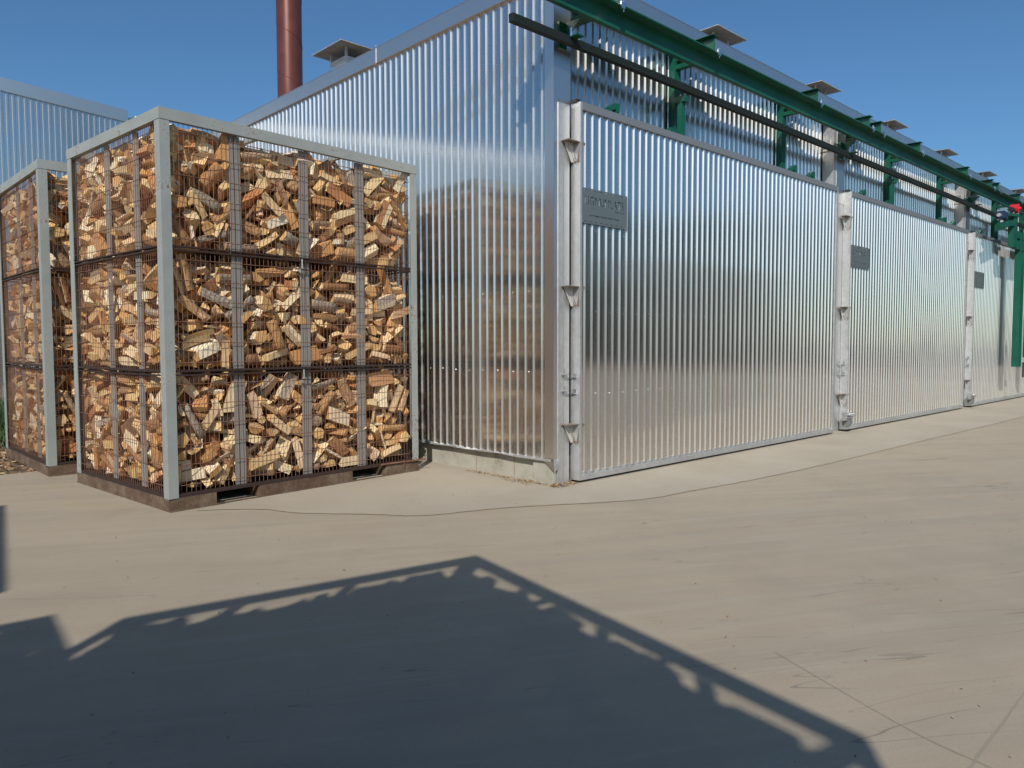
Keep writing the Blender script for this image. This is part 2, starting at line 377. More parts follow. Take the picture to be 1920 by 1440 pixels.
# ------------------------------------------------------------------ corrugated sheet
def corrug(b, org, du, dn, L, z0, z1, pitch=.1175, depth=.0175, phase=0., m='sheet', top=None, screws=(), run=.010, ztop=None):
    """trapezoidal sheet: starts at org, runs along du, ribs stand out along dn; ztop(u) for a sloping top"""
    org = Vector(org); du = Vector(du); dn = Vector(dn)
    pan = pitch*.50; crown = pitch-pan-2*run
    prof = []; u = -phase
    while u < L:
        for a, d in ((0,0),(pan,0),(pan+run,depth),(pan+run+crown,depth)):
            prof.append((u+a, d))
        u += pitch
    prof = [(max(0,min(L,a)), d) for a, d in prof if -.03 <= a <= L+.03] + [(L, 0)]
    vs = []; zt = ztop or (lambda u: z1)
    for a, d in prof:
        p = org+du*a+dn*d; vs += [(p.x,p.y,z0),(p.x,p.y,zt(a))]
    for i in range(len(prof)-1):
        b.add([], [], m)
        b.f.append([len(b.v)+k for k in (2*i,2*i+2,2*i+3,2*i+1)]); b.m.append(b.mi('flank' if abs(prof[i][1]-prof[i+1][1]) > 1e-4 else m))
    b.v += vs
    # screws in the pans
    for z in screws:
        u = -phase; k = 0
        while u < L-.05:
            if u > 0 and k % 2 == 0:
                c = org+du*(u+pan*.5)+dn*.002; c.z = z+.006*sin(u*7)
                t = Vector((0,0,1)); r = .006
                ring = [c+du*r*cos(q)+t*r*sin(q) for q in [i*pi/3 for i in range(6)]]; tip = [q+dn*.005 for q in ring]
                b.add([tuple(q) for q in ring+tip], [(6,7,8,9,10,11)]+[(i,(i+1)%6,6+(i+1)%6,6+i) for i in range(6)], 'screw')
            u += pitch; k += 1

# ------------------------------------------------------------------ kiln building
P_, X0, DW, DH, DT, HT = 6.594, .2562, 6.10, 3.863, .132, 5.2215
LEN, DEP, NB = 6.594*5+.3, 12., 5
bld = tag(empty("kiln_building"), "long shiny corrugated metal kiln building with row of wide sliding doors", "building")
sb = MB()
corrug(sb, (0, DEP, 0), (0,-1,0), (-1,0,0), DEP-.113, .255, HT-.12, pitch=.121, phase=.008, screws=(1.155, 2.0, 2.92, 3.73, 4.45))
# wrinkled drip edge at the foot of the sheet
K = 40; rr = random.Random(2); dv = []
for i in range(K+1):
    y = DEP*i/K if i > 12 else 3.2*i/12; dv += [(.0,y,.262),(-.024-rr.uniform(0,.012),y,.262+rr.uniform(-.010,.006)),(-.03-rr.uniform(0,.018),y,.246+rr.uniform(-.008,.008))]
sb.add(dv, [(3*i+j,3*i+3+j,3*i+4+j,3*i+1+j) for i in range(K) for j in (0,1)], 'zinc')
sb.build("side_cladding", bld)
cb = MB(); cb.box((-.012,0,.27),(.0,.112,HT-.1),'flash'); cb.box((-.012,-.012,.27),(.05,0,HT-.1),'flash'); cb.box((.05,-.008,3.9),(.24,0,HT-.1),'flash')
cb.add([(-.012,-.012,.268),(-.012,.18,.268),(-.03,-.035,.15)], [(0,1,2)], 'flash')
cb.add([(-.012,-.012,.268),(.20,-.012,.268),(-.005,-.03,.14)], [(0,1,2)], 'zinc')
cb.build("corner_flashing", bld)
fb = MB()
for a, b_ in ((-.1,3.1),(3.103,6.6),(6.603,DEP)): fb.box((-.045,max(a,-.3) if a > 0 else -.06,HT-.165),(-.0,b_,HT+.02),'flash')
fb.box((-.05,-.05,HT+.0205),(.25,DEP,HT+.026),'flash')
fb.box((-.05,3.085,HT-.19),(-.04,3.1,HT+.06),'zinc')
fb.build("side_fascia", bld)
f2 = MB()
for i in range(NB+1): f2.box((i*6.594-.0 if i else -.045, -.045, HT-.16),(min(LEN,(i+1)*6.594-.004),-.0,HT+.02),'flash')
f2.box((-.05,-.05,HT+.0205),(LEN,.25,HT+.026),'flash'); f2.build("front_fascia", bld)
rb_ = MB(); rb_.box((.02,.27,HT-.12),(LEN,DEP-.02,HT-.05),'roof'); roof = rb_.build("roof", bld)
pb = MB()
pb.box((.045,.045,-.05),(.30,DEP,.27),'base')
for y in (.62, 1.25): pb.box((.041,y,.0),(.0455,y+.012,.27),'line')
pb.build("concrete_plinth", bld)
cf = MB()  # rough pale corner block
cf.box((.0,-.0,-.02),(.05,.30,.262),'base'); cf.build("plinth_corner_block", bld, bevel=.012)
# back and far walls
bw = MB(); bw.box((0,DEP,0),(LEN,DEP+.05,HT),'sheet'); bw.box((LEN,0,0),(LEN+.05,DEP,HT),'sheet'); bw.build("rear_wall", bld)
# upper front wall (recessed) and pilasters
for i in range(NB):
    x0 = i*P_ + (.24 if i == 0 else .27); x1 = (i+1)*P_-.127
    w = MB(); corrug(w, (x0,.2,0), (1,0,0), (0,-1,0), x1-x0, 3.7, HT-.1, pitch=.118, phase=.073, screws=(4.05, 4.62)); w.build("upper_cladding", bld)
    # wall behind the doors
for i in range(NB+1):
    if i == 0:
        q = MB(); q.box((.05,-.020,.0),(.215,.2,3.87),'zinc'); q.box((.004,.002,3.87),(.24,.2,HT-.1),'flash')
        q.box((.12,-.024,0),(.128,-.02,3.4),'line'); q.build("pilaster", bld); continue
    xa = i*P_-.127; q = MB()
    q.box((xa,.0,0),(xa+.397,.25,HT-.12),'zinc')
    q.box((xa+.10,-.006,3.7),(xa+.397,0,HT-.12),'flash')
    q.box((xa-.012,.06,4.55),(xa,.17,4.68),'flash'); q.box((xa-.02,.05,4.50),(xa,.18,4.515),'line')
    q.build("pilaster", bld)
# doors
def door(i):
    xo = X0+i*P_; z0 = .03
    d = MB()
    corrug(d, (xo+.03,-DT+.030,0), (1,0,0), (0,-1,0), DW-.06, z0+.07, z0+DH-.06, pitch=.1155, phase=0., screws=(.92, 1.78, 2.62, 3.49))
    d.box((xo+.03,-DT+.031,z0+.02),(xo+DW-.03,-.03,z0+DH-.04),'frame')
    o = d.build("door", bld)
    f = MB()
    f.box((xo,-DT,z0),(xo+.028,-.004,z0+DH),'zinc')                       # left stile: broad pale side
    f.box((xo+DW-.04,-DT,z0),(xo+DW,-.004,z0+DH),'zinc')
    f.box((xo+.028,-DT-.002,z0+DH-.075),(xo+DW-.04,-.004,z0+DH+.001),'frame')
    f.box((xo+.028,-DT-.0,z0),(xo+DW-.04,-DT+.022,z0+.055),'zinc'); f.box((xo+.028,-DT+.0225,z0+.055),(xo+DW-.04,-DT+.045,z0+.085),'zinc')
    f.box((xo-.012,-.09,z0+DH),(xo+.05,-.02,z0+DH+.035),'black')
    f.build("frame", o)
    for px, tall in ((.62,0),(1.86,1),(4.72,0),(5.3,0)):
        h = MB()
        if tall:
            h.box((xo+px-.03,-.10,z0+DH-.02),(xo+px+.05,-.04,z0+DH+.44),'green'); h.box((xo+px-.22,-.09,z0+DH-.0),(xo+px-.03,-.04,z0+DH+.07),'green')
            h.box((xo+px-.035,-.14,z0+DH+.40),(xo+px+.055,.0,z0+DH+.47),'green')
        else:
            X = Matrix.Translation((xo+px,-.07,z0+DH))
            h.add([(-.22,-.03,.01),(-.22,.03,.01),(-.02,-.03,.12),(-.02,.03,.12),(.05,-.03,.12),(.05,.03,.12),(.05,-.03,-.01),(.05,.03,-.01),(-.01,-.03,-.01),(-.01,.03,-.01),(-.01,-.03,.06),(-.01,.03,.06),(-.2,-.03,-.02),(-.2,.03,-.02)],
                  [(0,2,3,1),(2,4,5,3),(4,6,7,5),(6,8,9,7),(8,10,11,9),(10,12,13,11),(12,0,1,13),(0,12,10,2),(2,10,8,4),(4,8,6),(1,3,11,13),(3,5,9,11),(5,7,9)], 'green', X)
        h.build("lifting_hook", o)
    return o
for i in range(NB): door(i)
def bracket(x, z, k):
    b = MB()
    # wedge-shaped catch welded across the joint between pilaster and door
    h = .195; d = .10
    X = Matrix.Translation((x, -.022, z))
    b.box((-.13,-d,0),(.125,0,.008),'bracket',X)
    b.add([(-.11,-.02,0),(.04,-.02,0),(.04,-.02,-h),(.0,-.02,-h)], [(0,1,2,3)], 'bracketface', X)
    b.add([(.045,-d,0),(.105,-d,0),(.035,-d,-h),(.0,-d,-h)], [(0,1,2,3)], 'bracket', X)
    b.add([(.105,-d,0),(.105,0,0),(.035,0,-h),(.035,-d,-h)], [(0,1,2,3)], 'bracket', X)
    b.add([(-.075,-d*.6,0),(-.06,-d*.6,0),(.012,-d*.9,-h),(.0,-d*.9,-h)], [(0,1,2,3)], 'bracket', X)
    b.build("door_catch", bld)
def handle(x, z, y=-.022):
    b = MB()
    for dz in (0, -.17):
        b.box((x-.05,y-.05,z+dz),(x+.03,y,z+dz+.005),'screw'); b.box((x+.0,y-.004,z+dz),(x+.035,y,z+dz+.05),'screw')
    b.build("clip", bld)
for i in range(4):
    x = .235 if i == 0 else i*P_+.245
    for z, in ((3.49,),(2.03,),(.615,)): bracket(x-.02, z, i)
    for xx, yy in ((x-.10, -.022), ):
        handle(xx, 1.13, yy)
    b = MB()
    xo = X0+i*P_
    for dz in (0,-.17): b.box((xo-.03,-.09,1.10+dz),(xo,-.03,1.105+dz),'screw'); b.box((xo-.004,-.085,1.105+dz),(xo-.0,-.045,1.15+dz),'screw')
    b.box((xo-.028,-.055,.94),(xo-.022,-.045,1.10),'screw'); b.build("clip", bld)
    if i:
        b = MB(); b.box((xo-.10,-.20,.06),(xo+.05,-DT-.001,.25),'zinc'); b.box((xo-.19,-.24,.25),(xo+.07,-.13,.262),'zinc'); b.box((xo-.2,-.26,.285),(xo+.06,-.12,.30),'zinc')
        b.box((xo-.22,-.2,.2),(xo-.1,-.15,.33),'zinc'); b.tube([(xo-.102,-.165,.15),(xo-.112,-.165,.15)],.07,'disc',20)
        b.tube([(xo-.03,-.202,.16),(xo-.03,-.206,.16)],.055,'disc',20); b.build("floor_lock", bld)
# steelwork on the front
rl = MB(); rl.box((-.72,-.17,4.395),(LEN,-.11,4.475),'darkrail'); rl.build("guide_rail", bld, bevel=.004)
bm_ = MB(); YB = -.29
bm_.box((-1.0,YB-.01,4.66),(LEN,YB,4.832),'green'); bm_.box((-1.0,YB,4.66),(LEN,YB+.045,4.670),'green'); bm_.box((-1.0,YB-.13,4.832),(LEN,YB+.10,4.846),'green')
bm_.build("crane_beam", bld)
for i in range(NB+1):
    x = i*P_+.1
    b = MB(); b.box((x-.05,YB+.02,4.46),(x+.05,-.0,4.47),'green'); b.add([(x+.05,-.0,4.47),(x+.05,YB+.05,4.658),(x+.05,-.0,4.658),(x+.04,-.0,4.47),(x+.04,YB+.05,4.658),(x+.04,0,4.658)],[(0,1,2),(3,5,4),(0,3,4,1),(1,4,5,2),(0,2,5,3)],'green')
    b.box((x-.05,-.03,4.40),(x+.06,-.0,4.658),'green'); b.tube([(x-.09,-.05,4.5),(x+.09,-.05,4.5)],.009,'screw',6); b.tube([(x-.02,-.16,4.46),(x-.02,-.16,4.56)],.012,'screw',6)
    b.build("beam_bracket", bld)
for i in range(NB):
    for off in (2.29, 5.0) if i == 0 else ((2.5, 5.29) if i == 1 else (2.75, 5.3)):
        x = i*P_+off; b = MB(); b.box((x-.07,.10,3.75),(x-.062,.178,HT-.16),'green'); b.box((x-.07,.094,3.75),(x+.05,.100,HT-.16),'green'); b.box((x+.042,.10,3.75),(x+.05,.178,HT-.16),'green')
        b.box((x-.05,YB+.0,4.75),(x+.03,.094,4.80),'green')
        b.build("wall_post", bld)
for x in (.55, 2.35, 5.06, 6.91, 7.36, 9.18, 11.95, 13.68, 14.18, 16.0, 18.6, 20.6, 22.9):
    b = MB(); b.box((x-.10,YB-.10,4.85),(x+.10,.62,4.856),'green'); b.box((x-.004,YB-.08,4.856),(x+.004,.62,5.035),'green'); b.box((x-.07,YB-.10,5.035),(x+.07,.62,5.042),'green')
    b.box((x-.03,YB-.15,4.80),(x+.03,YB-.131,4.864),'screw'); b.tube([(x+.05,YB-.11,4.79),(x+.05,YB-.11,4.90)],.01,'screw',6)
    b.build("beam_arm", bld)
# roof vents with flat square caps
def vent(x, y, zc, s=.60, name="roof_vent"):
    d = MB(); a = s*.5
    d.box((x-a,y-a,HT-.1),(x+a,y+a,zc-.16),'zinc'); d.box((x-a-.02,y-a-.02,zc-.16),(x+a+.02,y+a+.02,zc-.13),'zinc')
    o = d.build(name, roof)
    c = MB(); c.add([(x-s,y-s,zc),(x+s,y-s,zc),(x+s,y+s,zc),(x-s,y+s,zc),(x,y,zc+.05)],[(0,1,4),(1,2,4),(2,3,4),(3,0,4),(3,2,1,0)],'vent')
    for p, q in (((-s,-s),(s,-s)),((s,-s),(s,s)),((s,s),(-s,s)),((-s,s),(-s,-s))): c.bar((x+p[0],y+p[1],zc-.01),(x+q[0],y+q[1],zc-.01),.010,.012,'zinc')
    c.build("cap", o)
    for sx in (-1,1):
        for sy in (-1,1):
            l = MB(); l.box((x+sx*a-.014,y+sy*a-.014,zc-.18),(x+sx*a+.014,y+sy*a+.014,zc),'zinc'); l.build("leg", o)
for k in range(8): vent(4.40+k*3.297, 1.0, 5.94, .40)
vent(.52, 4.6, 5.72, .41)
# ------------------------------------------------------------------ signs with cut-out lettering
def cut_text(txt, size, x, z, offset=.0, xs=1.):
    c = bpy.data.curves.new("t", 'FONT'); c.body = txt; c.size = size; c.offset = offset; c.space_character = 1.02
    o = bpy.data.objects.new("t", c); COL.objects.link(o)
    dg = bpy.context.evaluated_depsgraph_get()
    for k in bpy.context.selected_objects: k.select_set(False)
    o.select_set(True); bpy.context.view_layer.objects.active = o
    bpy.ops.object.convert(target='CURVE')
    o = bpy.context.view_layer.objects.active; out = []
    for sp in o.data.splines:
        pts = []
        if sp.type == 'BEZIER':
            bp = sp.bezier_points; n = len(bp)
            for i in range(n):
                a, b = bp[i], bp[(i+1) % n]
                for k in range(4):
                    t = k/4; pts.append((1-t)**3*a.co+3*(1-t)**2*t*a.handle_right+3*(1-t)*t*t*b.handle_left+t**3*b.co)
        else: pts = [p.co.xyz for p in sp.points]
        out.append([(x+p.x*xs, z+p.y) for p in pts])
    bpy.data.objects.remove(o); return out
def make_sign():
    W, H = .74, .36
    loops = cut_text("LIGNUMLATS", .122, .035, .196, .0098, 1.0)
    wmax = max(p[0] for l in loops for p in l); k = (.685-.035)/(wmax-.035)
    loops = [[((x-.035)*k+.035, (z-.205)*1.0+.205-(.0 )) for x, z in l] for l in loops]
    r = random.Random(3)
    def dash(x, z, w, h): loops.append([(x,z),(x+w,z),(x+w,z+h),(x,z+h)])
    x = .12
    while x < .6:                      # the illegible small lines under the name
        w = r.uniform(.012,.022); dash(x, .078, w, .016); x += w+r.choice((.006,.007,.014))
    x = .53
    while x < .69: w = r.uniform(.012,.02); dash(x, .158, w, .015); x += w+.007
    for zz in (.020, .338):
        x = .03
        while x < .70: dash(x, zz, .045, .005); x += .085
    cu = bpy.data.curves.new("plate", 'CURVE'); cu.dimensions = '2D'; cu.fill_mode = 'BOTH'; cu.extrude = .001
    for l in [[(0,0),(W,0),(W,H),(0,H)]]+loops:
        s = cu.splines.new('POLY'); s.points.add(len(l)-1); s.use_cyclic_u = True
        for i, (a, b) in enumerate(l): s.points[i].co = (a, b, 0, 1)
    o = bpy.data.objects.new("plate", cu); COL.objects.link(o)
    me = bpy.data.meshes.new_from_object(o.evaluated_get(bpy.context.evaluated_depsgraph_get()))
    bpy.data.objects.remove(o)
    me.transform(Matrix.Rotation(pi/2, 4, 'X')); me.name = "sign"; me.materials.clear(); me.materials.append(M['sign'])
    return me
SM = make_sign()
for i, lab in enumerate(("grey cut-out name plate on the nearest and widest-looking sliding door", "grey cut-out name plate at the left edge of the second sliding door",
                         "grey cut-out name plate at the left edge of the third sliding door")):
    o = bpy.data.objects.new("sign", SM); COL.objects.link(o); o.location = (X0+.03+i*P_, -DT+.004, 2.685)
    tag(o, lab, "sign", "name plates on the sliding doors")
    b = MB()
    for x in (.01, .73):
        for z in (.01, .35): b.tube([(x,-.001,z),(x,-.006,z)], .007, 'screw', 8)
    b.build("rivets", o)

# ------------------------------------------------------------------ tall brown pipe
pb = MB(); R = .262; n = 40
pb.tube([(0,0,0),(0,0,7),(0,0,14),(0,0,21)], R, 'pipe', n)
o = pb.build("chimney_pipe", None, smooth=True); o.location = (2.27, 9.86, 0)
tag(o, "tall brown spiral-seamed chimney pipe rising behind the shiny roof edge", "chimney")
sp = MB(); path = []; pitch = .96
t = 0
while t < 21/pitch:
    a = -t*2*pi; path.append((cos(a)*(R+.001), sin(a)*(R+.001), t*pitch)); t += 1/28
sp.tube(path, .008, 'pipe', 5); sp.build("seam", o, smooth=True)

# ------------------------------------------------------------------ second metal building at the far left
b2 = tag(empty("metal_shed", (1.45, 18.1, 0)), "second corrugated metal building at the far left behind the stacked crates", "building")
zt = lambda u: 8.08+.07*u
b = MB(); corrug(b, (0,0,0), (-1,0,0), (0,-1,0), 22, 0, 8, pitch=.137, depth=.025, run=.014, ztop=lambda u: zt(u)-.2); b.build("cladding", b2)
b = MB()
for a, c in ((-.06,7.0),(7.004,14),(14.004,22)):
    vs = [(-a,-.05,zt(a)-.31),(-c,-.05,zt(c)-.31),(-c,-.05,zt(c)+.03),(-a,-.05,zt(a)+.03),(-a,.3,zt(a)-.31),(-c,.3,zt(c)-.31),(-c,.3,zt(c)+.03),(-a,.3,zt(a)+.03)]
    b.add(vs, [(0,1,2,3),(7,6,5,4),(3,2,6,7),(0,3,7,4),(1,5,6,2),(0,4,5,1)], 'flash')
b.build("fascia", b2)
b = MB(); b.add([(0,.01,0),(0,12,0),(0,12,7.8),(0,.01,7.9)], [(0,1,2,3)], 'sheet'); b.add([(-22,.31,zt(22)-.2),(0,.31,zt(0)-.2),(0,12,7.6),(-22,12,9)], [(0,1,2,3)], 'roof'); b.build("end_wall", b2)
b = MB(); b.tube([(.15,.2,7.2),(.15,.2,7.95),(.35,.2,8.02)], .04, 'zinc', 8); b.build("vent_pipe", b2)

# ------------------------------------------------------------------ green door lifter on the crane beam
lf = tag(empty("door_lifter", (15.3, -.55, 0)), "green door-lifting carriage with red motor hanging at the far right end", "lifting machine", )
b = MB(); b.box((-.13,-.08,.89),(-.11,.06,4.0),'green'); b.box((-.11,-.02,.89),(.14,-.01,4.0),'green'); b.box((.14,-.08,.89),(.16,.06,4.0),'green'); b.box((-.13,-.082,.885),(.16,.062,.889),'green'); b.build("mast", lf)
b = MB(); b.box((-.85,-.08,3.62),(-.57,.04,4.36),'green'); b.box((-.57,-.06,3.60),(1.6,.02,3.80),'green'); b.box((-.40,-.05,3.86),(1.6,.03,4.02),'green'); b.box((.5,-.1,4.1),(1.6,0,4.3),'green'); b.box((1.5,-.12,.8),(1.7,.05,4.6),'green'); b.build("carriage", lf)
b = MB(); b.bar((-1.98,-.05,3.93),(-1.25,-.05,4.10),.10,.13,'green'); b.bar((-1.27,-.05,4.10),(-.85,-.05,4.14),.10,.12,'green'); b.bar((-1.50,-.05,4.27),(-.45,-.05,4.35),.12,.06,'green'); b.build("arm", lf)
b = MB(); b.box((-1.78,-.10,4.16),(-1.45,.06,4.31),'blue'); b.tube([(-1.86,-.02,4.22),(-1.78,-.02,4.22)],.04,'zinc',10); b.build("gearbox", lf)
b = MB(); b.tube([(-.58,-.10,4.50),(-.58,.06,4.50)],.105,'red',18); b.tube([(-.58,-.14,4.50),(-.58,-.10,4.50)],.035,'red',12); b.tube([(-.86,0,4.46),(-.66,0,4.46)],.06,'black',12); b.box((-.74,-.04,4.36),(-.70,.0,4.42),'zinc'); b.build("motor", lf)
b = MB(); b.box((.34,-.10,.98),(.48,-.04,1.10),'zinc'); b.tube([(.41,-.07,.62),(.41,-.07,2.1)],.022,'black',8); b.box((.37,-.09,1.75),(.45,-.04,1.98),'bracket'); b.build("lock_pin", lf)

# ------------------------------------------------------------------ trees beyond the yard (mirrored in the doors)
def tree(x, y, h, w, lab, seed):
    r = random.Random(seed); t = tag(empty("tree", (x, y, -.03)), lab, "tree", "trees beyond the yard behind the camera")
    b = MB(); b.tube([(0,0,0),(.1,.05,h*.35),(.0,.1,h*.75)], [.22,.15,.05], 'trunk', 8)
    for k in range(5):
        a = r.uniform(0,6.28); z = h*r.uniform(.3,.6); b.tube([(0,0,z),(cos(a)*w*.35, sin(a)*w*.35, z+h*.18)], [.08,.03], 'trunk', 5)
    b.build("trunk", t)
    c = MB()
    cl = [(r.gauss(0,w*.24), r.gauss(0,w*.24), h*r.uniform(.06,.92), w*r.uniform(.14,.26)) for _ in range(34)]
    for cx, cy, cz, cr in cl:
        for _ in range(130):
            d = Vector((r.gauss(0,1), r.gauss(0,1), r.gauss(0,.8))); d.normalize(); p = Vector((cx,cy,cz))+d*cr*r.uniform(.5,1.05)
            s = r.uniform(.12,.28); u = Vector((r.gauss(0,1),r.gauss(0,1),r.gauss(0,1))).normalized(); v = u.cross(d).normalized()
            c.add([tuple(p-u*s), tuple(p+v*s*.6), tuple(p+u*s), tuple(p-v*s*.6)], [(0,1,2,3)], 'leaf')
    c.build("crown", t); return t
rt = random.Random(21)
proto = None
for i in range(22):
    th = radians(5+i*3.3+rt.uniform(-1,1)); dd = rt.uniform(54,68); x = -5.6+dd*cos(th); y = 5.3-dd*sin(th)
    if i < 4:
        tr = tree(x, y, rt.uniform(8.5,11), rt.uniform(7,9), "x", 50+i)
        if i == 0: protos = []
        protos.append(tr)
    else:
        tr = copy_tree(protos[i % 4]); s = rt.uniform(.85,1.15); tr.scale = (s,s,s*rt.uniform(.9,1.1)); tr.location = (x, y, -.03); tr.rotation_euler.z = rt.uniform(0,6)
    tr["label"] = "dark green leafy tree in the row beyond the yard mirrored in the doors"
# ------------------------------------------------------------------ firewood crates
GW, GD, GH = 2.85, 2.16, 3.45
TZ = [.155, 1.235, 2.305]
def crate():
    r = random.Random(77); t = empty("firewood_crate")
    # corner posts: angle steel
    for sx, sy in ((0,0),(1,0),(0,1),(1,1)):
        x, y = sx*GW, sy*GD; a, th = .115, .008; dx = 1-2*sx; dy = 1-2*sy; b = MB()
        def bx(x0,x1,y0,y1,z0,z1): b.box((min(x0,x1),min(y0,y1),z0),(max(x0,x1),max(y0,y1),z1),'grey')
        bx(x, x+dx*.086, y, y+dy*th, .10, GH-.100); bx(x, x+dx*th, y+dy*th, y+dy*.098, .10, GH-.100)
        b.build("corner_post", t)
    b = MB()
    for y0, y1 in ((-.004,.05),(GD-.05,GD+.004)): b.box((-.004,y0,GH-.098),(GW+.004,y1,GH),'grey')
    for x0, x1 in ((-.0035,.05),(GW-.05,GW+.0035)): b.box((x0,.0505,GH-.0985),(x1,GD-.0505,GH-.0005),'grey')
    b.build("top_frame", t)
    # open roof bars
    b = MB()
    for x in (.95, 1.9): b.box((x-.02,.051,GH-.08),(x+.02,GD-.051,GH-.04),'grey')
    b.build("roof_bar", t)
    # skid: channel frame with fork openings on the long sides
    b = MB()
    for y0, y1, s in ((.0,.012,-1),(GD-.012,GD,1)):
        for xa, xb in ((0,.43),(.86,1.93),(2.38,GW)): b.box((xa,y0,.012),(xb,y1,.112),'skid')
        b.box((0,min(y0,y0+s*.02),0),(GW,y1 if s<0 else y1+.02,.012),'skid')
    for x0, x1 in ((0,.012),(GW-.012,GW)): b.box((x0,.0125,.0),(x1,GD-.0125,.112),'skid')
    for x in (.43, .86, 1.93, 2.38): b.box((x-.004,.0125,.012),(x+.004,GD-.0125,.10),'skid')
    b.box((.0125,.10,.113),(GW-.0125,GD-.10,.120),'darkrust')
    b.build("skid", t)
    # tier rails (double dark angles) and floor edge
    for z, hh in ((.113,.03),(1.175,.014),(1.208,.02),(2.262,.014),(2.292,.012)):
        b = MB(); i = .012
        for y0, y1 in ((i,i+.035),(GD-i-.035,GD-i)): b.box((.009,y0,z),(GW-.009,y1,z+hh),'darkrust')
        for x0, x1 in ((i,i+.035),(GW-i-.035,GW-i)): b.box((x0,i+.036,z),(x1,GD-i-.036,z+hh),'darkrust')
        b.build("tier_rail", t)
    # flat uprights behind the mesh
    def upr(x0,x1,y0,y1):
        b = MB(); b.box((x0,y0,.145),(x1,y1,GH-.1),'upright'); b.build("upright", t)
    for u in (.70, 1.425, 2.10):
        for yy in (.050, GD-.066): upr(u-.052,u-.012,yy,yy+.016); upr(u-.004,u+.048,yy,yy+.016)
    for v in (.62, 1.28):
        for xx in (.050, GW-.066): upr(xx,xx+.016,v-.045,v-.004); upr(xx,xx+.016,v+.004,v+.045)
    # wire panels per side and tier
    T = [(.150,1.172),(1.228,2.260),(2.304,GH-.098)]
    def panel(P0, du, dn, L):
        P0 = Vector(P0); du = Vector(du); dn = Vector(dn)
        for z0, z1 in T:
            b = MB(); u = .128; k = 0; sag = r.uniform(-.006,.006)
            def off(u, z): return sag*sin(u*2.2+z)+.004*sin(u*5+z*3)
            while u < L-.11:
                j = r.uniform(-.002,.002); pts = []
                for q in range(5):
                    z = z0+(z1-z0)*q/4; uu = u+j+r.uniform(-.0012,.0012); pts.append(P0+du*uu+dn*(.0+off(u,z))+Vector((0,0,z)))
                b.tube(pts, .0023, 'rust', 4, False); u += .0437
            nh = 6
            for k in range(nh):
                z = z0+(k+.35)*(z1-z0)/(nh-.25); pts = []
                for q in range(15):
                    uu = .10+(L-.20)*q/14; pts.append(P0+du*uu+dn*(-.0058+off(uu,z))+Vector((0,0,z+r.uniform(-.0025,.0025)-.006*sin(pi*q/14)*r.random())))
                b.tube(pts, .0035, 'rust', 4, False)
            b.build("wire_panel", t)
    panel((0,.026,0),(1,0,0),(0,1,0),GW); panel((.026,0,0),(0,1,0),(1,0,0),GD)
    panel((0,GD-.026,0),(1,0,0),(0,-1,0),GW); panel((GW-.026,0,0),(0,1,0),(-1,0,0),GD)
    for z in (2.275, 1.19):      # latches of the folding tiers
        b = MB(); b.tube([(1.36,.0,z+.01),(1.36,.0,z-.08)],.006,'zinc',6); b.bar((1.29,.008,z-.085),(1.46,.008,z-.09),.01,.008,'darkrust'); b.tube([(1.34,.01,z-.09),(1.34,.01,z-.12)],.012,'screw',6); b.build("latch", t)
    b = MB(); b.tube([(2.30,-.012,.135),(2.95,-.02,.128)],.009,'rust',6); b.bar((2.62,-.012,.15),(2.62,-.012,.06),.02,.006,'rust'); b.build("locking_rod", t)
    return t
CR = crate()
CR.location = (-3.2985, 1.439, 0); CR.rotation_euler.z = .0875
tag(CR, "nearest large grey crate of rusty wire mesh filled with split firewood", "crate", "firewood crates")
def crate_at(x, y, a, lab):
    c = copy_tree(CR); c.location = (x, y, 0); c.rotation_euler.z = a; c["label"] = lab; return c
spots = [(-3.6216, 4.2065, .0126, "second wire crate of firewood at the left edge, behind the nearest crate"),
         (-8.02, -3.90, radians(-100.7), "firewood crate beside the camera that casts the large pointed shadow"),
         (-10.43, -3.37, radians(-95.7), "firewood crate left of the camera casting the shadow at the lower left"),
         (-8.38, -2.93, radians(80.6), "firewood crate left of the camera casting the narrow shadow at the left edge")]
CRATES = [CR]+[crate_at(*s) for s in spots]

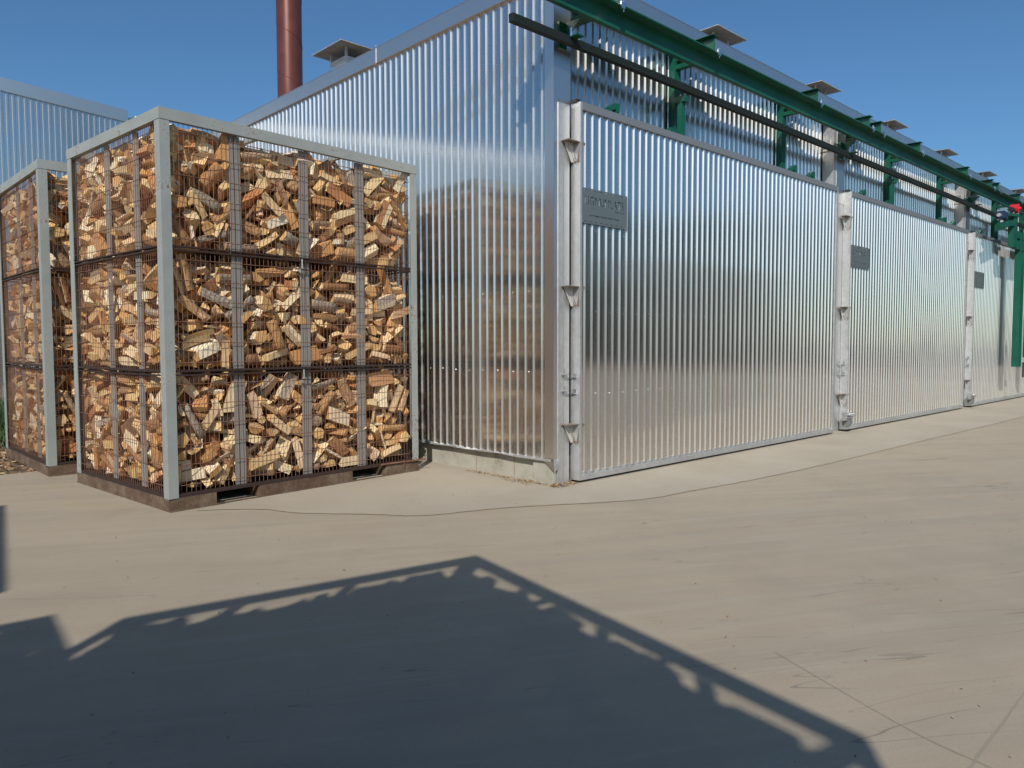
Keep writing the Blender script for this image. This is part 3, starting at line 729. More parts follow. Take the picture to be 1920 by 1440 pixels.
# settled logs: tier, shape, x y z in mm, rotation vector in degrees (largest-looking first)
REC = [
 (0,6,609,50,814,-58,84,82),(2,8,452,63,656,-58,70,129),(2,12,590,57,943,-77,-60,-53),(2,13,73,213,983,110,47,98),(1,6,1389,50,105,-89,-9,-10),(2,12,569,72,369,54,54,-151),
 (1,8,371,81,166,10,122,-94),(2,13,353,153,994,-15,-54,103),(2,7,147,113,578,109,58,6),(2,13,121,118,380,103,116,25),(2,13,256,130,225,-22,29,81),(2,6,1914,51,64,1,-161,78),
 (0,13,92,120,440,82,93,53),(0,7,1180,39,880,86,-48,51),(0,13,595,126,333,56,-102,-13),(0,0,56,94,118,11,90,18),(2,12,1879,43,468,22,122,-107),(0,6,2334,50,917,-89,-5,-6),
 (0,5,683,31,152,113,35,-103),(1,12,1295,61,320,61,38,-22),(2,7,122,280,103,-81,-138,-34),(0,1,63,138,671,80,-78,-37),(2,13,84,579,534,75,-100,-13),(2,8,686,137,149,-1,-4,-165),
 (1,5,644,36,821,4,106,-143),(1,6,165,234,258,138,38,-40),(1,10,199,42,853,111,-1,138),(0,4,37,138,865,-116,-76,96),(2,6,165,72,148,30,50,-12),(1,5,274,65,550,-51,-66,-144),
 (0,4,905,30,173,-87,-13,-10),(1,10,460,35,637,111,14,-21),(0,12,1768,56,539,-21,-119,-111),(2,5,135,119,751,39,-11,126),(1,11,708,60,55,121,-12,-3),(2,8,1082,84,342,-31,126,99),
 (2,7,835,91,519,-48,59,157),(2,4,1386,72,906,-67,-35,-55),(2,12,2407,44,558,71,-52,46),(2,5,768,62,262,27,-44,150),(2,12,1228,132,933,110,-21,14),(2,6,60,1562,513,-113,-104,55),
 (0,7,339,142,798,-122,-79,-46),(1,11,70,120,788,-1,-107,1),(0,7,504,113,126,17,-50,24),(1,1,1073,40,310,69,53,-55),(0,7,1021,166,879,74,-69,13),(0,8,830,84,724,2,68,-9),
 (2,4,446,92,856,43,66,-111),(1,3,48,190,671,28,-46,79),(0,3,225,49,618,-27,-113,-43),(0,10,173,109,956,-58,40,26),(2,7,1642,122,116,15,88,103),(1,6,74,196,125,-57,-106,13),
 (2,11,2007,50,811,124,29,-67),(2,11,1804,32,685,-88,18,21),(1,12,2404,41,670,97,-14,17),(2,1,390,65,454,22,-77,131),(0,5,1875,32,786,66,-71,109),(0,0,320,114,265,-38,-23,111),
 (2,1,71,518,82,112,-72,-57),(1,8,1870,87,675,9,16,179),(0,11,41,391,334,15,-81,38),(2,12,55,1555,161,112,34,109),(2,3,732,90,735,44,131,-96),(2,6,103,359,404,-33,-23,-90),
 (1,1,1605,45,599,5,-150,88),(2,3,717,44,44,-27,0,0),(1,13,289,138,389,-7,26,-132),(1,7,1147,159,747,-52,-101,46),(1,13,79,705,347,123,94,-82),(0,7,1156,121,284,-112,-58,-32),
 (2,3,886,45,913,-13,84,155),(2,2,76,740,855,44,-103,7),(2,5,286,122,709,-88,-12,-133),(2,13,1039,118,685,-47,155,-30),(2,8,1269,97,400,91,37,-57),(2,6,70,1231,166,46,-82,44),
 (1,12,685,125,643,150,-36,42),(1,4,1086,146,925,43,-5,4),(1,11,354,116,697,-60,-25,-27),(1,4,1998,35,886,-97,1,3),(0,8,2376,88,720,2,-89,-4),(1,8,883,121,273,-62,-56,79),
 (2,10,86,580,816,32,-98,66),(1,13,2197,117,772,0,14,90),(0,3,92,173,560,82,129,11),(1,3,689,44,556,-30,-34,-10),(0,10,26,1235,553,61,-96,9),(0,4,181,108,102,-73,10,-32),
 (2,4,2265,37,851,-95,-34,-38),(1,0,2030,41,404,122,-19,22),(0,8,68,1437,328,63,72,67),(0,4,1945,29,39,-87,-1,1),(2,8,77,637,295,-115,120,-25),(0,7,513,174,892,136,102,-58),
 (0,9,394,38,651,26,111,-66),(0,6,965,304,950,44,106,35),(0,13,1314,128,444,106,14,-18),(0,5,1304,68,215,-50,63,39),(0,1,35,872,386,-54,79,-50),(0,0,1438,46,536,120,14,-9),
 (0,0,1075,62,507,7,-140,20),(2,8,1687,140,490,-139,-27,1),(1,8,543,154,324,1,137,-63),(1,11,2442,72,928,-5,66,5),(1,10,1255,55,673,-7,-42,-3),(1,12,1067,110,104,-171,-30,-18),
 (1,13,933,125,598,-100,-123,36),(0,13,452,154,379,43,-12,63),(1,12,42,1635,906,64,-75,-60),(0,12,413,136,177,124,110,48),(2,13,97,372,583,-2,79,-52),(1,4,2531,64,312,-132,-9,-48),
 (0,8,2224,138,120,19,-64,116),(0,1,1615,59,698,21,-48,7),(2,13,2211,87,126,117,-20,30),(1,3,1740,46,807,141,0,2),(1,6,52,1611,387,42,-48,-81),(2,4,41,1599,890,-118,-86,78),
 (2,13,2177,77,271,142,-11,31),(0,0,1761,35,224,50,-61,140),(2,12,1439,176,661,-37,-111,56),(1,12,80,396,811,101,-106,-1),(2,2,2166,152,468,92,52,135),(1,7,2334,80,63,165,3,-15),
 (0,2,921,131,83,-47,-121,90),(2,1,1234,115,752,2,-67,111),(2,0,777,164,600,-4,123,91),(1,5,126,136,809,-99,48,71),(2,8,2400,102,334,-4,-147,-31),(2,1,1295,85,158,124,30,-3),
 (1,10,48,534,184,-63,79,-55),(1,14,540,21,128,-69,-67,-66),(2,0,1633,52,594,4,3,1),(2,8,432,134,216,-56,102,-55),(1,1,86,348,487,-92,-124,33),(1,6,703,144,453,-40,-30,96),
 (2,14,311,36,386,56,50,-22),(1,13,71,1724,735,40,50,77),(1,11,475,158,473,-113,-87,66),(0,6,861,146,511,101,-141,-41),(0,11,549,163,576,-63,-115,95),(0,10,48,1306,119,28,21,-88),
 (1,14,271,58,236,-57,-15,-16),(2,2,989,82,127,167,-8,51),(2,2,591,126,527,-104,108,-81),(1,0,50,1711,509,54,81,51),(1,13,1926,155,173,148,86,-33),(0,9,1331,23,742,-32,-111,-102),
 (1,0,53,139,396,-121,-124,1),(0,9,1513,68,186,-19,131,42),(0,0,97,131,315,71,-79,-67),(2,10,465,196,108,-31,160,8),(1,10,2040,48,153,5,-24,1),(2,13,2400,142,65,152,-66,-9),
 (1,0,492,307,944,149,-40,-53),(1,1,35,1606,165,88,61,86),(2,14,1356,21,147,-52,90,83),(2,14,1043,21,494,-37,-105,-102),(1,3,1354,95,906,-25,148,-81),(1,1,2520,47,146,11,-156,82),
 (0,1,348,265,968,-45,-34,130),(0,14,88,76,854,114,-64,44),(1,13,108,1386,649,26,64,-65),(2,10,1627,83,356,-4,82,-135),(2,14,1145,40,616,57,-83,84),(2,11,72,1310,613,-128,-114,-50),
 (0,10,2535,45,689,-53,89,88),(1,8,513,177,80,-108,7,0),(0,13,115,1045,66,104,-135,-19),(1,10,53,693,753,-17,-10,-90),(1,8,1466,130,365,-81,78,-81),(0,11,72,963,565,-32,-11,-88),
 (1,11,1400,129,664,-40,39,123),(1,2,84,667,554,-68,86,-61),(1,1,1635,75,494,-23,2,-2),(0,13,136,184,191,-75,17,-32),(0,8,2417,172,478,-56,-38,23),(0,12,868,135,358,75,-147,4),
 (2,7,1012,118,471,-30,139,-63),(2,8,127,880,118,-55,-83,145),(1,6,778,133,128,86,-128,86),(0,1,1596,59,873,156,-5,19),(2,5,2594,56,607,34,-112,88),(2,9,1366,31,446,152,3,-88),
 (1,8,146,251,575,-63,59,-55),(0,12,143,351,959,-128,53,-18),(2,1,902,151,740,55,104,39),(1,10,49,551,657,-124,-123,7),(0,2,49,1799,425,113,-46,-118),(0,8,406,132,528,-13,-24,142),
 (2,13,70,787,538,110,-57,107),(0,0,54,1003,965,9,0,-89),(0,13,1590,166,788,-27,143,44),(0,3,2505,49,357,0,-177,-10),(1,13,2087,110,266,-50,-36,-114),(0,6,145,1499,951,-159,21,23),
 (0,7,2479,73,85,3,159,-35),(0,8,1541,132,394,-25,45,-96),(0,4,1072,120,105,-17,-136,48),(2,12,1132,207,77,71,76,74),(0,7,131,514,954,59,-14,-4),(0,0,1787,120,379,72,-33,-50),
 (2,5,2598,128,205,55,123,-8),(1,7,367,271,895,-162,62,25),(2,2,1457,124,909,66,108,90),(0,8,2003,133,601,119,-82,-28),(2,2,74,1405,814,-80,-105,1),(0,13,84,1878,600,59,89,33),
 (2,7,1649,118,704,110,65,8),(0,5,1039,123,647,-147,-51,58),(0,3,1380,119,42,15,-5,-34),(0,3,45,1302,640,21,-86,-31),(2,1,1850,56,904,30,54,-20),(0,1,2037,108,442,151,-29,-39),
 (0,10,77,366,590,-34,-24,112),(2,2,1779,121,237,85,-51,-48),(1,14,2071,21,549,-88,-3,-3),(2,8,1807,155,808,55,45,0),(1,13,571,188,759,30,-61,101),(1,5,945,113,395,171,43,4),
 (0,0,58,1784,123,78,70,-65),(2,1,1035,137,804,141,-92,47),(2,11,138,1229,370,48,48,158),(2,3,2568,87,400,-11,14,-15),(1,3,1046,98,200,65,-7,15),(0,6,107,1116,868,-2,-7,-84),
 (0,9,216,102,494,-125,70,60),(2,9,2639,23,942,-78,-45,-42),(0,3,46,829,257,119,-107,-54),(2,12,791,218,762,-106,36,-115),(2,7,1357,208,55,1,5,15),(1,0,1245,123,816,-60,62,-54),
 (2,5,1605,111,926,-42,1,144),(2,5,1648,140,246,30,-56,-37),(1,8,2671,177,686,3,-90,13),(1,9,320,99,298,-40,-9,-34),(0,9,971,81,308,90,-24,45),(1,5,686,114,876,3,-129,123),
 (1,1,1540,135,218,96,-101,-9),(0,6,137,758,770,22,12,-132),(2,7,108,1701,76,-76,41,-45),(1,9,2618,32,550,9,143,-83),(0,0,123,1734,896,24,113,-105),(0,7,2197,134,634,-1,25,85),
 (2,2,1955,135,359,-14,-21,75),(1,0,132,1040,54,-25,-174,11),(0,8,2658,132,224,-3,-8,-87),(2,13,123,1039,666,-178,-14,10),(0,1,1231,104,675,-16,-27,11),(0,2,2491,161,195,-120,114,-25),
 (2,10,143,295,276,-62,43,-152),(1,3,1790,117,381,-26,56,-153),(0,2,2650,76,651,-8,115,1),(2,13,112,1467,314,-1,-94,152),(2,0,1463,65,105,-137,-16,-53),(0,7,2316,133,324,-47,28,-137),
 (2,8,1464,150,258,-41,19,19),(1,1,1868,123,478,86,-132,46),(1,13,127,1307,347,20,88,-68),(2,8,150,1046,807,92,-37,-36),(2,8,1947,120,198,-165,40,-52),(1,4,1701,96,905,-88,-15,133),
 (2,1,596,274,39,133,118,1),(1,1,953,176,698,-52,-150,31),(1,11,308,211,113,23,28,-115),(1,10,815,147,548,-107,64,-2),(1,9,24,1233,204,-67,64,-74),(2,10,80,282,726,-102,133,39),
 (2,1,266,278,35,5,1,-30),(2,8,97,886,263,-58,-48,88),(1,10,53,1240,923,-67,-81,53),(1,1,1778,151,284,-1,-32,-100),(2,4,2166,96,953,161,6,-10),(2,1,2004,134,632,135,-54,-39),
 (1,12,155,452,150,7,-32,-4),(0,10,970,160,455,24,-19,-71),(0,4,309,178,409,-71,136,5),(2,14,827,131,378,-135,36,15),(1,14,90,877,548,66,-5,-67),(1,5,1360,152,486,9,6,-96),
 (1,3,173,1061,914,122,11,31),(1,13,102,869,138,0,22,-90),(2,1,2501,108,807,13,-169,-4),(2,7,70,1931,194,111,-103,-51),(1,13,2213,121,586,110,21,-114),(0,4,1359,166,281,-63,48,-50),
 (2,5,158,676,402,21,156,-86),(1,7,971,228,820,-141,56,-26),(0,9,66,1301,200,-4,-20,68),(0,14,49,717,557,94,90,59),(1,8,146,574,881,163,-1,-28),(0,5,1936,227,931,51,159,67),
 (0,0,123,664,828,-14,-149,97),(0,1,59,1623,339,-35,-64,-64),(0,6,690,214,374,-60,-9,-112),(1,13,725,235,899,19,1,-3),(0,5,1891,157,884,-119,35,7),(2,12,449,187,620,60,79,-46),
 (2,1,1535,111,780,-29,153,-9),(2,8,303,1126,63,-30,-52,119),(1,12,1650,167,728,-19,41,-142),(0,4,128,361,108,-21,23,131),(1,0,119,954,440,5,1,14),(1,4,732,142,342,60,-41,-119),
 (1,4,1620,119,149,157,-56,16),(1,3,274,160,180,-60,-26,2),(2,8,263,218,417,41,72,67),(2,6,151,1360,526,-67,-57,4),(1,6,1776,209,46,-129,89,-22),(0,1,1950,98,287,22,146,1),
 (2,7,192,499,204,144,55,11),(1,0,232,1195,942,-42,-129,-76),(2,13,110,1917,741,-39,-66,36),(2,5,377,262,914,-13,112,-76),(1,8,2292,183,397,69,-79,-91),(0,11,1711,507,935,-42,72,142),
 (1,1,1494,178,550,3,4,34),(1,9,1209,98,509,68,20,38),(0,4,2572,84,951,-172,19,35),(0,3,2134,235,947,-99,-117,26),(0,7,1666,172,54,-1,4,91),(2,13,1205,173,576,107,-126,-1),
 (1,6,91,943,262,-119,121,13),(0,6,398,1144,937,30,-118,19),(1,0,1594,127,376,86,-136,31),(1,5,159,667,98,-3,165,-61),(1,12,137,1891,683,52,135,88),(1,4,2434,118,477,5,33,-139),
 (1,11,210,748,51,-17,-4,12),(0,5,1320,188,864,-142,65,32),(0,12,135,1010,791,6,8,49),(2,0,2666,113,939,65,-22,87),(2,4,91,1601,663,94,24,147),(2,4,84,962,369,105,106,27),
 (1,4,893,156,873,-101,-101,19),(1,14,529,66,218,-85,23,57),(0,11,677,124,684,-31,74,3),(0,14,1705,48,154,-128,9,36),(1,10,1619,143,906,-51,111,-93),(0,13,437,561,962,-138,80,72),
 (1,5,152,1245,822,-68,2,17),(0,6,2597,193,462,41,-44,-132),(0,8,675,207,76,-119,-2,8),(2,10,135,1527,681,-76,-58,-130),(1,12,1125,217,621,-97,-135,-27),(1,10,83,1800,248,-57,68,-40),
 (0,1,124,1590,687,48,7,-55),(0,13,122,813,446,76,-60,131),(0,12,95,589,279,-33,43,-87),(0,3,49,1484,94,9,24,-87),(2,6,133,569,950,-26,69,-96),(2,2,119,1105,235,7,22,-176),
 (0,11,58,1389,676,-138,-51,103),(2,6,387,372,38,172,-52,0),(2,12,184,1978,42,-177,-4,-1),(0,1,572,212,961,126,-106,27),(1,3,115,1082,795,23,62,-107),(1,12,130,453,291,-40,-12,51),
 (0,4,154,340,388,-23,101,-142),(2,7,760,195,947,-166,-44,-52),(2,10,977,171,187,-82,88,-71),(1,13,2610,174,377,13,14,-14),(0,13,2343,236,729,-102,15,121),(0,14,332,109,90,27,28,-70),
 (2,4,1038,171,79,119,116,49),(0,8,1785,152,618,-119,8,-53),(0,1,125,1115,669,-89,-85,8),(2,2,2191,134,688,129,-122,-31),(2,11,2523,161,508,133,-78,-41),(1,12,2588,218,835,-171,1,-9),
 (0,1,810,125,876,-4,-25,-29),(0,5,534,154,759,123,87,-13),(2,3,2528,113,882,61,25,18),(2,10,156,935,885,27,154,-70),(2,9,2650,170,126,20,115,-39),(0,14,132,693,65,102,-24,-18),
 (1,0,78,767,844,43,-35,-80),(1,4,1014,224,29,2,2,139),(0,10,2262,156,216,82,-144,52),(1,11,102,1140,699,32,-12,86),(0,13,98,596,428,29,39,57),(2,4,217,251,593,72,10,-5),
 (0,1,143,202,885,134,36,-42),(0,4,99,1576,520,-15,9,116),(2,7,2344,182,980,3,49,81),(2,0,2319,126,676,-52,80,-54),(2,0,107,1995,419,33,105,-50),(1,3,1737,131,120,144,55,47),
 (0,0,786,158,231,-113,123,66),(2,0,134,1200,872,-50,3,-56),(2,9,1667,222,38,158,-39,-8),(1,5,186,1227,423,-23,-34,-158),(0,11,1737,206,455,4,0,-111),(0,7,1958,127,733,96,-46,-37),
 (0,6,1489,234,298,-91,-147,-3),(0,2,1543,142,103,-36,-7,132),(0,7,731,264,467,-161,51,31),(1,10,406,218,490,-44,-1,-99),(1,14,87,1343,56,133,-88,-47),(2,3,144,267,807,-92,46,-3),
 (0,12,1256,231,719,-34,-40,-16),(2,1,145,938,613,-49,-5,7),(0,11,1379,174,158,177,6,8),(1,9,159,245,383,92,-115,59),(0,4,127,1904,732,0,-126,-14),(2,3,619,176,757,-15,-5,69),
 (2,2,424,617,74,-27,5,-3),(1,2,2301,162,197,-130,-99,0),(0,4,1411,269,882,151,-34,18),(0,7,1162,240,778,-47,-17,58),(1,1,278,261,464,16,-48,-100),(2,2,1771,270,998,135,-90,-47),
 (2,12,2251,252,603,-147,35,-14),(2,12,140,1748,322,130,-70,8),(1,2,1167,231,509,-43,88,-67),(0,4,1942,176,408,-38,53,-71),(2,11,135,1028,413,16,55,30),(2,14,228,672,21,2,3,107),
 (1,2,122,1196,634,46,-7,87),(2,9,50,1738,560,-80,65,92),(2,9,2628,95,705,-72,6,63),(2,8,123,1373,125,62,88,-41),(0,10,765,290,968,26,-63,-82),(0,4,2064,192,779,14,-39,-48),
 (2,12,486,208,811,31,164,-34),(2,4,148,1151,155,104,17,38),(1,1,1245,197,286,28,-42,103),(0,3,954,156,588,-80,-53,43),(2,3,191,824,633,-128,33,45),(0,1,233,154,660,165,-25,-25),
 (0,3,1949,171,207,21,-28,87),(0,14,290,131,31,141,54,11),(2,14,250,312,929,-18,-29,46),(1,9,917,152,467,-11,-6,32),(1,2,143,1142,326,-45,-54,-56),(1,14,2116,119,587,0,74,55),
 (0,10,2548,155,290,-37,134,-60),(0,0,2112,234,196,-140,-88,64),(1,5,146,1305,525,-8,13,37),(2,5,135,1946,933,-86,72,11),(1,9,2569,148,51,-33,14,-26),(1,14,43,1482,21,4,3,85),
 (0,11,140,1674,839,20,-18,-131),(0,7,814,242,658,65,-161,32),(2,5,102,1625,979,-106,-87,56),(1,14,366,130,791,-63,161,-12),(1,12,145,1756,119,-163,10,-21),(0,5,175,519,824,80,-28,39),
 (2,0,859,172,170,-105,-47,111),(1,3,165,1321,766,-4,-165,-25),(1,8,151,1036,500,-95,-5,23),(1,1,2279,203,294,-118,-111,3),(2,7,1290,190,165,51,-154,47),(1,3,72,1465,792,106,-112,52),
 (1,9,2066,117,452,23,-163,39),(1,1,166,570,342,-33,-21,22),(0,14,66,523,87,-134,-59,69),(2,6,2445,248,669,105,-101,17),(2,6,2486,340,50,1,-1,-60),(1,5,1239,376,32,-88,79,-55),
 (0,5,1460,158,686,33,38,103),(0,9,114,472,605,9,-124,-12),(2,0,1560,219,424,-88,-71,-26),(1,11,1282,244,944,-145,22,-19),(2,11,1829,129,672,106,83,-47),(2,9,248,1294,31,1,132,-122),
 (1,1,145,399,398,4,14,-5),(1,12,2442,252,380,87,62,49),(0,2,377,218,759,-42,134,30),(0,1,1386,190,524,56,-151,39),(0,10,883,523,957,-19,132,54),(2,8,2612,325,200,-94,19,-2),
 (2,8,240,1724,71,52,114,80),(1,3,2108,166,114,-140,-74,-29),(2,10,141,1022,149,-25,82,106),(2,1,886,314,70,25,-1,177),(1,1,146,905,598,15,-139,25),(1,14,75,1407,146,-13,-16,75),
 (0,7,1000,353,269,132,118,17),(2,11,2709,201,852,-44,-81,47),(2,9,2704,132,446,127,124,-18),(1,11,1052,214,526,20,1,78),(0,5,154,1326,180,71,-53,-73),(0,9,165,658,132,23,145,89),
 (1,3,1003,292,758,-94,-145,1),(1,12,2364,228,550,57,159,20),(0,10,2713,153,600,-128,-94,-83),(0,9,1254,242,546,-44,45,107),(2,4,105,622,640,-9,17,62),(2,9,95,1808,426,-13,-24,47),
 (1,12,802,510,908,-69,49,37),(1,9,1594,145,830,-49,-24,47),(1,5,122,1639,614,33,34,55),(1,9,103,966,359,-21,-13,43),(1,8,2110,398,82,-35,-105,112),(0,10,1685,118,712,-38,4,143),
 (0,1,2214,214,353,-22,-49,-71),(0,0,1206,155,196,-8,116,-53),(0,0,108,1653,134,-101,-62,127),(1,3,853,293,362,88,107,21),(1,2,1410,177,114,113,-97,59),(0,7,216,1556,838,-1,-151,-29),
 (0,14,1345,123,622,-20,-25,-118),(0,1,2357,287,539,130,106,-19),(0,5,2075,239,508,-118,88,-2),(0,1,106,1869,267,15,7,105),(1,13,186,1479,563,-156,-28,-59),(1,4,2704,189,135,64,31,90),
 (0,2,404,1950,930,-41,29,157),(0,2,140,1395,766,75,44,-61),(0,2,2509,193,773,-67,-79,37),(0,9,2512,117,517,113,33,42),(2,1,213,582,81,-141,48,-40),(1,4,1410,219,848,-69,123,26),
 (0,8,198,1966,870,-104,-47,-133),(0,2,670,224,896,-89,76,-76),(0,12,1747,323,857,25,26,104),(2,13,162,848,987,39,51,-122),(2,14,137,992,934,-12,-39,-163),(2,0,1609,239,888,-97,9,-40),
 (2,10,2200,128,849,-30,172,-28),(2,6,650,334,219,103,-129,-18),(2,3,708,249,43,-108,126,-21),(1,2,1480,219,802,132,78,74),(0,1,131,896,688,-5,17,-111),(0,2,1068,252,478,-70,-140,54),
 (2,10,137,1341,828,-25,-104,45),(1,8,372,348,60,-7,56,-155),(0,14,118,622,928,17,-16,-16),(2,4,148,1375,361,-113,-95,-83),(2,3,163,1898,337,13,-148,-44),(2,11,472,921,40,-113,131,-3),
 (0,9,1560,120,922,110,67,27),(2,0,2370,343,998,-77,0,67),(2,4,739,233,472,-54,-27,70),(1,3,2647,234,518,-17,31,-108),(1,14,785,200,297,-136,105,-46),(0,9,154,1217,80,-174,-18,34),
 (2,10,1135,279,210,-115,-104,55),(2,11,841,456,148,47,-57,77),(0,12,2484,259,922,128,85,59),(0,10,2584,172,852,58,58,53),(0,2,156,1221,594,-26,70,-56),(2,4,618,286,583,-6,-29,-42),
 (0,14,760,135,513,65,-120,-65),(0,10,175,1977,339,93,19,3),(2,10,312,347,901,65,-118,-118),(2,2,1396,204,475,144,19,7),(1,3,1180,505,905,-45,98,83),(1,6,190,543,626,-34,10,76),
 (1,10,280,437,124,59,-32,3),(0,5,487,1609,927,-54,88,-52),(0,7,2240,245,879,-89,136,-13),(1,14,1856,169,807,146,77,-58),(1,12,535,237,664,-17,52,-135),(1,1,2041,229,473,158,15,-65),
 (1,12,1074,195,291,23,142,7),(1,14,84,1518,311,142,37,77),(0,9,91,816,908,-76,85,-109),(2,9,129,1067,947,-164,4,12),(2,9,2585,155,297,84,69,41),(1,7,163,1378,895,41,85,29),
 (1,14,137,1938,878,23,46,147),(2,12,427,1465,80,-49,87,-99),(1,7,2018,236,349,-30,-20,-80),(1,7,1665,247,284,38,52,-131),(0,5,2362,207,79,134,-13,-13),(2,3,115,1821,919,13,118,-38),
 (2,5,478,1167,150,-85,-66,-91),(1,10,2024,90,913,23,84,-156),(1,7,2651,415,868,-114,35,-110),(1,8,2142,272,536,-83,6,76),(0,5,306,293,804,-154,-40,-72),(0,5,160,1442,450,136,8,-15),
 (0,11,185,280,431,-89,-110,-65),(0,2,2615,241,70,90,-27,-29),(2,10,111,640,147,47,43,105),(2,0,1938,385,77,45,154,63),(2,13,2145,413,78,52,-142,-63),(0,8,222,335,242,15,75,133),
 (2,13,573,432,144,6,0,91),(2,14,1359,386,57,-16,-17,-124),(1,2,227,1596,100,-169,1,-4),(0,2,128,1027,376,13,-28,-52),(0,12,1785,210,94,62,-141,10),(2,13,1266,333,228,106,103,-7),
 (2,3,2018,222,291,1,106,105),(1,2,1800,465,912,-104,38,15),(1,5,1630,199,627,-37,137,-78),(0,0,2128,201,734,44,13,62),(0,3,129,1221,361,-48,61,45),(2,11,217,934,79,-92,104,-21),
 (1,10,248,228,669,-29,-118,-128),(1,13,163,1814,409,-119,-4,-81),(1,4,143,2023,382,-1,144,4),(1,4,2045,233,234,131,69,-9),(2,5,203,378,952,28,-5,53),(1,6,1273,293,420,-105,-91,39),
 (1,5,118,1131,159,90,52,48),(0,11,230,2009,694,-13,-157,-85),(0,9,1451,126,571,43,-128,28),(0,6,1763,306,356,-32,-73,100),(0,6,1334,331,161,28,-21,82),(2,0,1001,218,842,54,113,-116),
 (2,14,1337,234,540,56,122,-6),(2,14,1559,218,589,95,-95,-7),(1,8,2050,269,719,-95,-36,77),(1,8,2479,196,218,96,-51,70),(1,4,1687,195,110,14,36,-124),(0,1,1575,211,575,38,26,-48),
 (2,12,336,302,311,-31,-11,90),(2,12,1951,167,492,3,168,-62),(2,2,2301,287,511,46,-16,-142),(1,14,755,269,795,-74,123,33),(1,10,547,197,187,-46,-105,112),(2,6,729,210,354,56,9,-12),
 (1,13,1541,309,635,-51,-28,-82),(0,7,457,268,681,-99,111,-16),(0,12,1644,285,325,82,-6,-98),(0,2,142,1923,74,-162,69,30),(2,14,2142,146,639,127,-107,-45),(1,11,1832,300,749,-29,41,-86),
 (0,3,154,1581,772,-10,59,-121),(0,14,2230,205,256,-34,7,53),(0,0,199,429,139,8,62,144),(1,3,2166,282,859,29,-78,-93),(1,14,2059,115,668,-58,99,-81),(1,14,2324,269,62,6,-20,5),
 (1,1,1522,178,35,2,-4,-144),(0,3,1180,292,870,50,75,48),(0,10,861,223,215,0,-27,80),(2,0,1592,304,790,-128,15,-34),(1,9,268,268,855,-42,43,-53),(1,10,224,732,632,-20,21,46),
 (0,14,1797,129,249,-36,-15,122),(2,7,1733,278,74,53,-156,32),(1,8,328,286,734,-58,-53,132),(0,1,804,389,307,62,-81,-39),(0,4,167,1547,257,67,-8,42),(0,0,256,207,84,77,-8,8),
 (2,11,2022,242,749,62,132,-23),(2,12,940,256,533,-76,-43,138),(1,14,142,304,736,-58,17,-42),(1,6,2328,176,738,-99,25,-120),(1,2,1801,176,541,-31,0,-11),(0,1,1930,395,912,-17,-15,122),
 (2,2,790,318,849,-61,-13,-46),(2,2,2552,262,860,-96,-54,-40),(1,4,170,1895,123,-59,-14,-153),(0,1,232,720,181,35,169,33),(0,4,181,1013,166,-133,-69,21),(2,5,236,432,802,44,-16,-68),
 (2,14,948,227,922,146,83,41),(2,1,1054,228,390,-158,-39,-16),(2,12,1207,481,135,87,30,-47),(1,13,845,353,186,-32,-127,-116),(1,14,2276,236,106,2,71,-78),(0,6,437,381,803,-136,-7,-32),
 (0,9,2539,210,612,-92,-20,2),(0,8,2016,265,76,-78,-109,67),(2,2,480,397,871,-111,119,-34),(2,1,2450,387,480,-80,-63,46),(2,13,180,1502,122,-38,76,42),(1,1,1560,198,454,1,-168,15),
 (1,11,198,1478,367,-26,126,-91),(1,6,1866,336,431,57,-98,-127),(0,5,150,366,716,42,60,51),(0,4,167,1440,29,2,-2,-40),(2,5,1135,292,757,-114,-9,-38),(2,1,2424,216,886,-131,52,-84),
 (2,11,239,619,268,45,140,15),(1,2,1241,308,143,159,-32,-42),(0,3,2459,384,456,46,11,48),(0,10,209,569,618,9,162,-49),(0,1,216,490,35,0,-2,96),(2,0,222,1680,981,43,61,51),
 (1,10,2014,318,901,-136,74,-51),(1,11,2083,381,918,-80,-146,51),(1,5,1737,261,808,-101,-113,42),(1,7,610,332,568,17,41,-50),(1,5,181,606,434,-112,-37,14),(0,0,141,758,866,3,104,131),
 (2,13,440,319,425,-19,15,-64),(2,6,1812,319,274,-6,69,27),(2,5,301,1476,41,-82,-53,51),(2,9,489,1879,33,-70,-72,71),(1,4,340,336,358,3,-11,42),(1,6,324,571,63,10,-160,-78),
 (0,6,2660,398,777,-120,-118,-43),(0,4,2436,369,275,-32,-170,12),(0,13,287,469,271,-39,-58,146),(0,10,256,583,153,23,169,26),(0,0,299,309,53,93,7,8),(2,9,110,1715,880,59,96,128),
 (2,12,1335,442,875,5,8,-172),(2,4,168,1533,736,-25,50,-38),(2,0,1929,281,123,42,25,-106),(1,10,450,344,540,69,85,34),(1,4,589,280,210,-43,-41,133),(0,14,1860,294,864,-95,-134,3),
 (0,0,625,348,634,-39,-129,28),(0,0,2222,317,34,-11,-153,79),(0,4,615,252,236,7,-33,149),(2,3,196,1550,864,18,64,37),(2,14,1384,362,957,107,-72,-101),(2,12,1956,314,767,62,132,-21),
 (2,5,305,708,358,-14,51,128),(1,13,222,844,702,-107,5,48),(1,14,1948,172,797,-53,-137,4),(1,14,690,198,515,-7,-15,23),(1,4,2702,361,443,-15,12,-90),(1,0,1054,311,210,74,-56,-67),
 (1,14,2386,300,40,130,111,20),(0,11,2588,307,460,-11,-87,-53),(0,4,1615,270,162,84,-136,25),(2,6,1280,264,748,-10,145,18),(2,3,1417,251,361,101,130,-28),(2,8,922,415,404,-24,57,-30),
 (2,10,1083,333,360,53,23,86),(2,8,1617,279,350,49,54,-112),(2,8,2264,312,119,66,-92,-109),(1,14,176,1017,786,5,-117,-103),(1,2,158,1863,820,-13,21,-21),(1,14,2353,258,759,13,71,90),
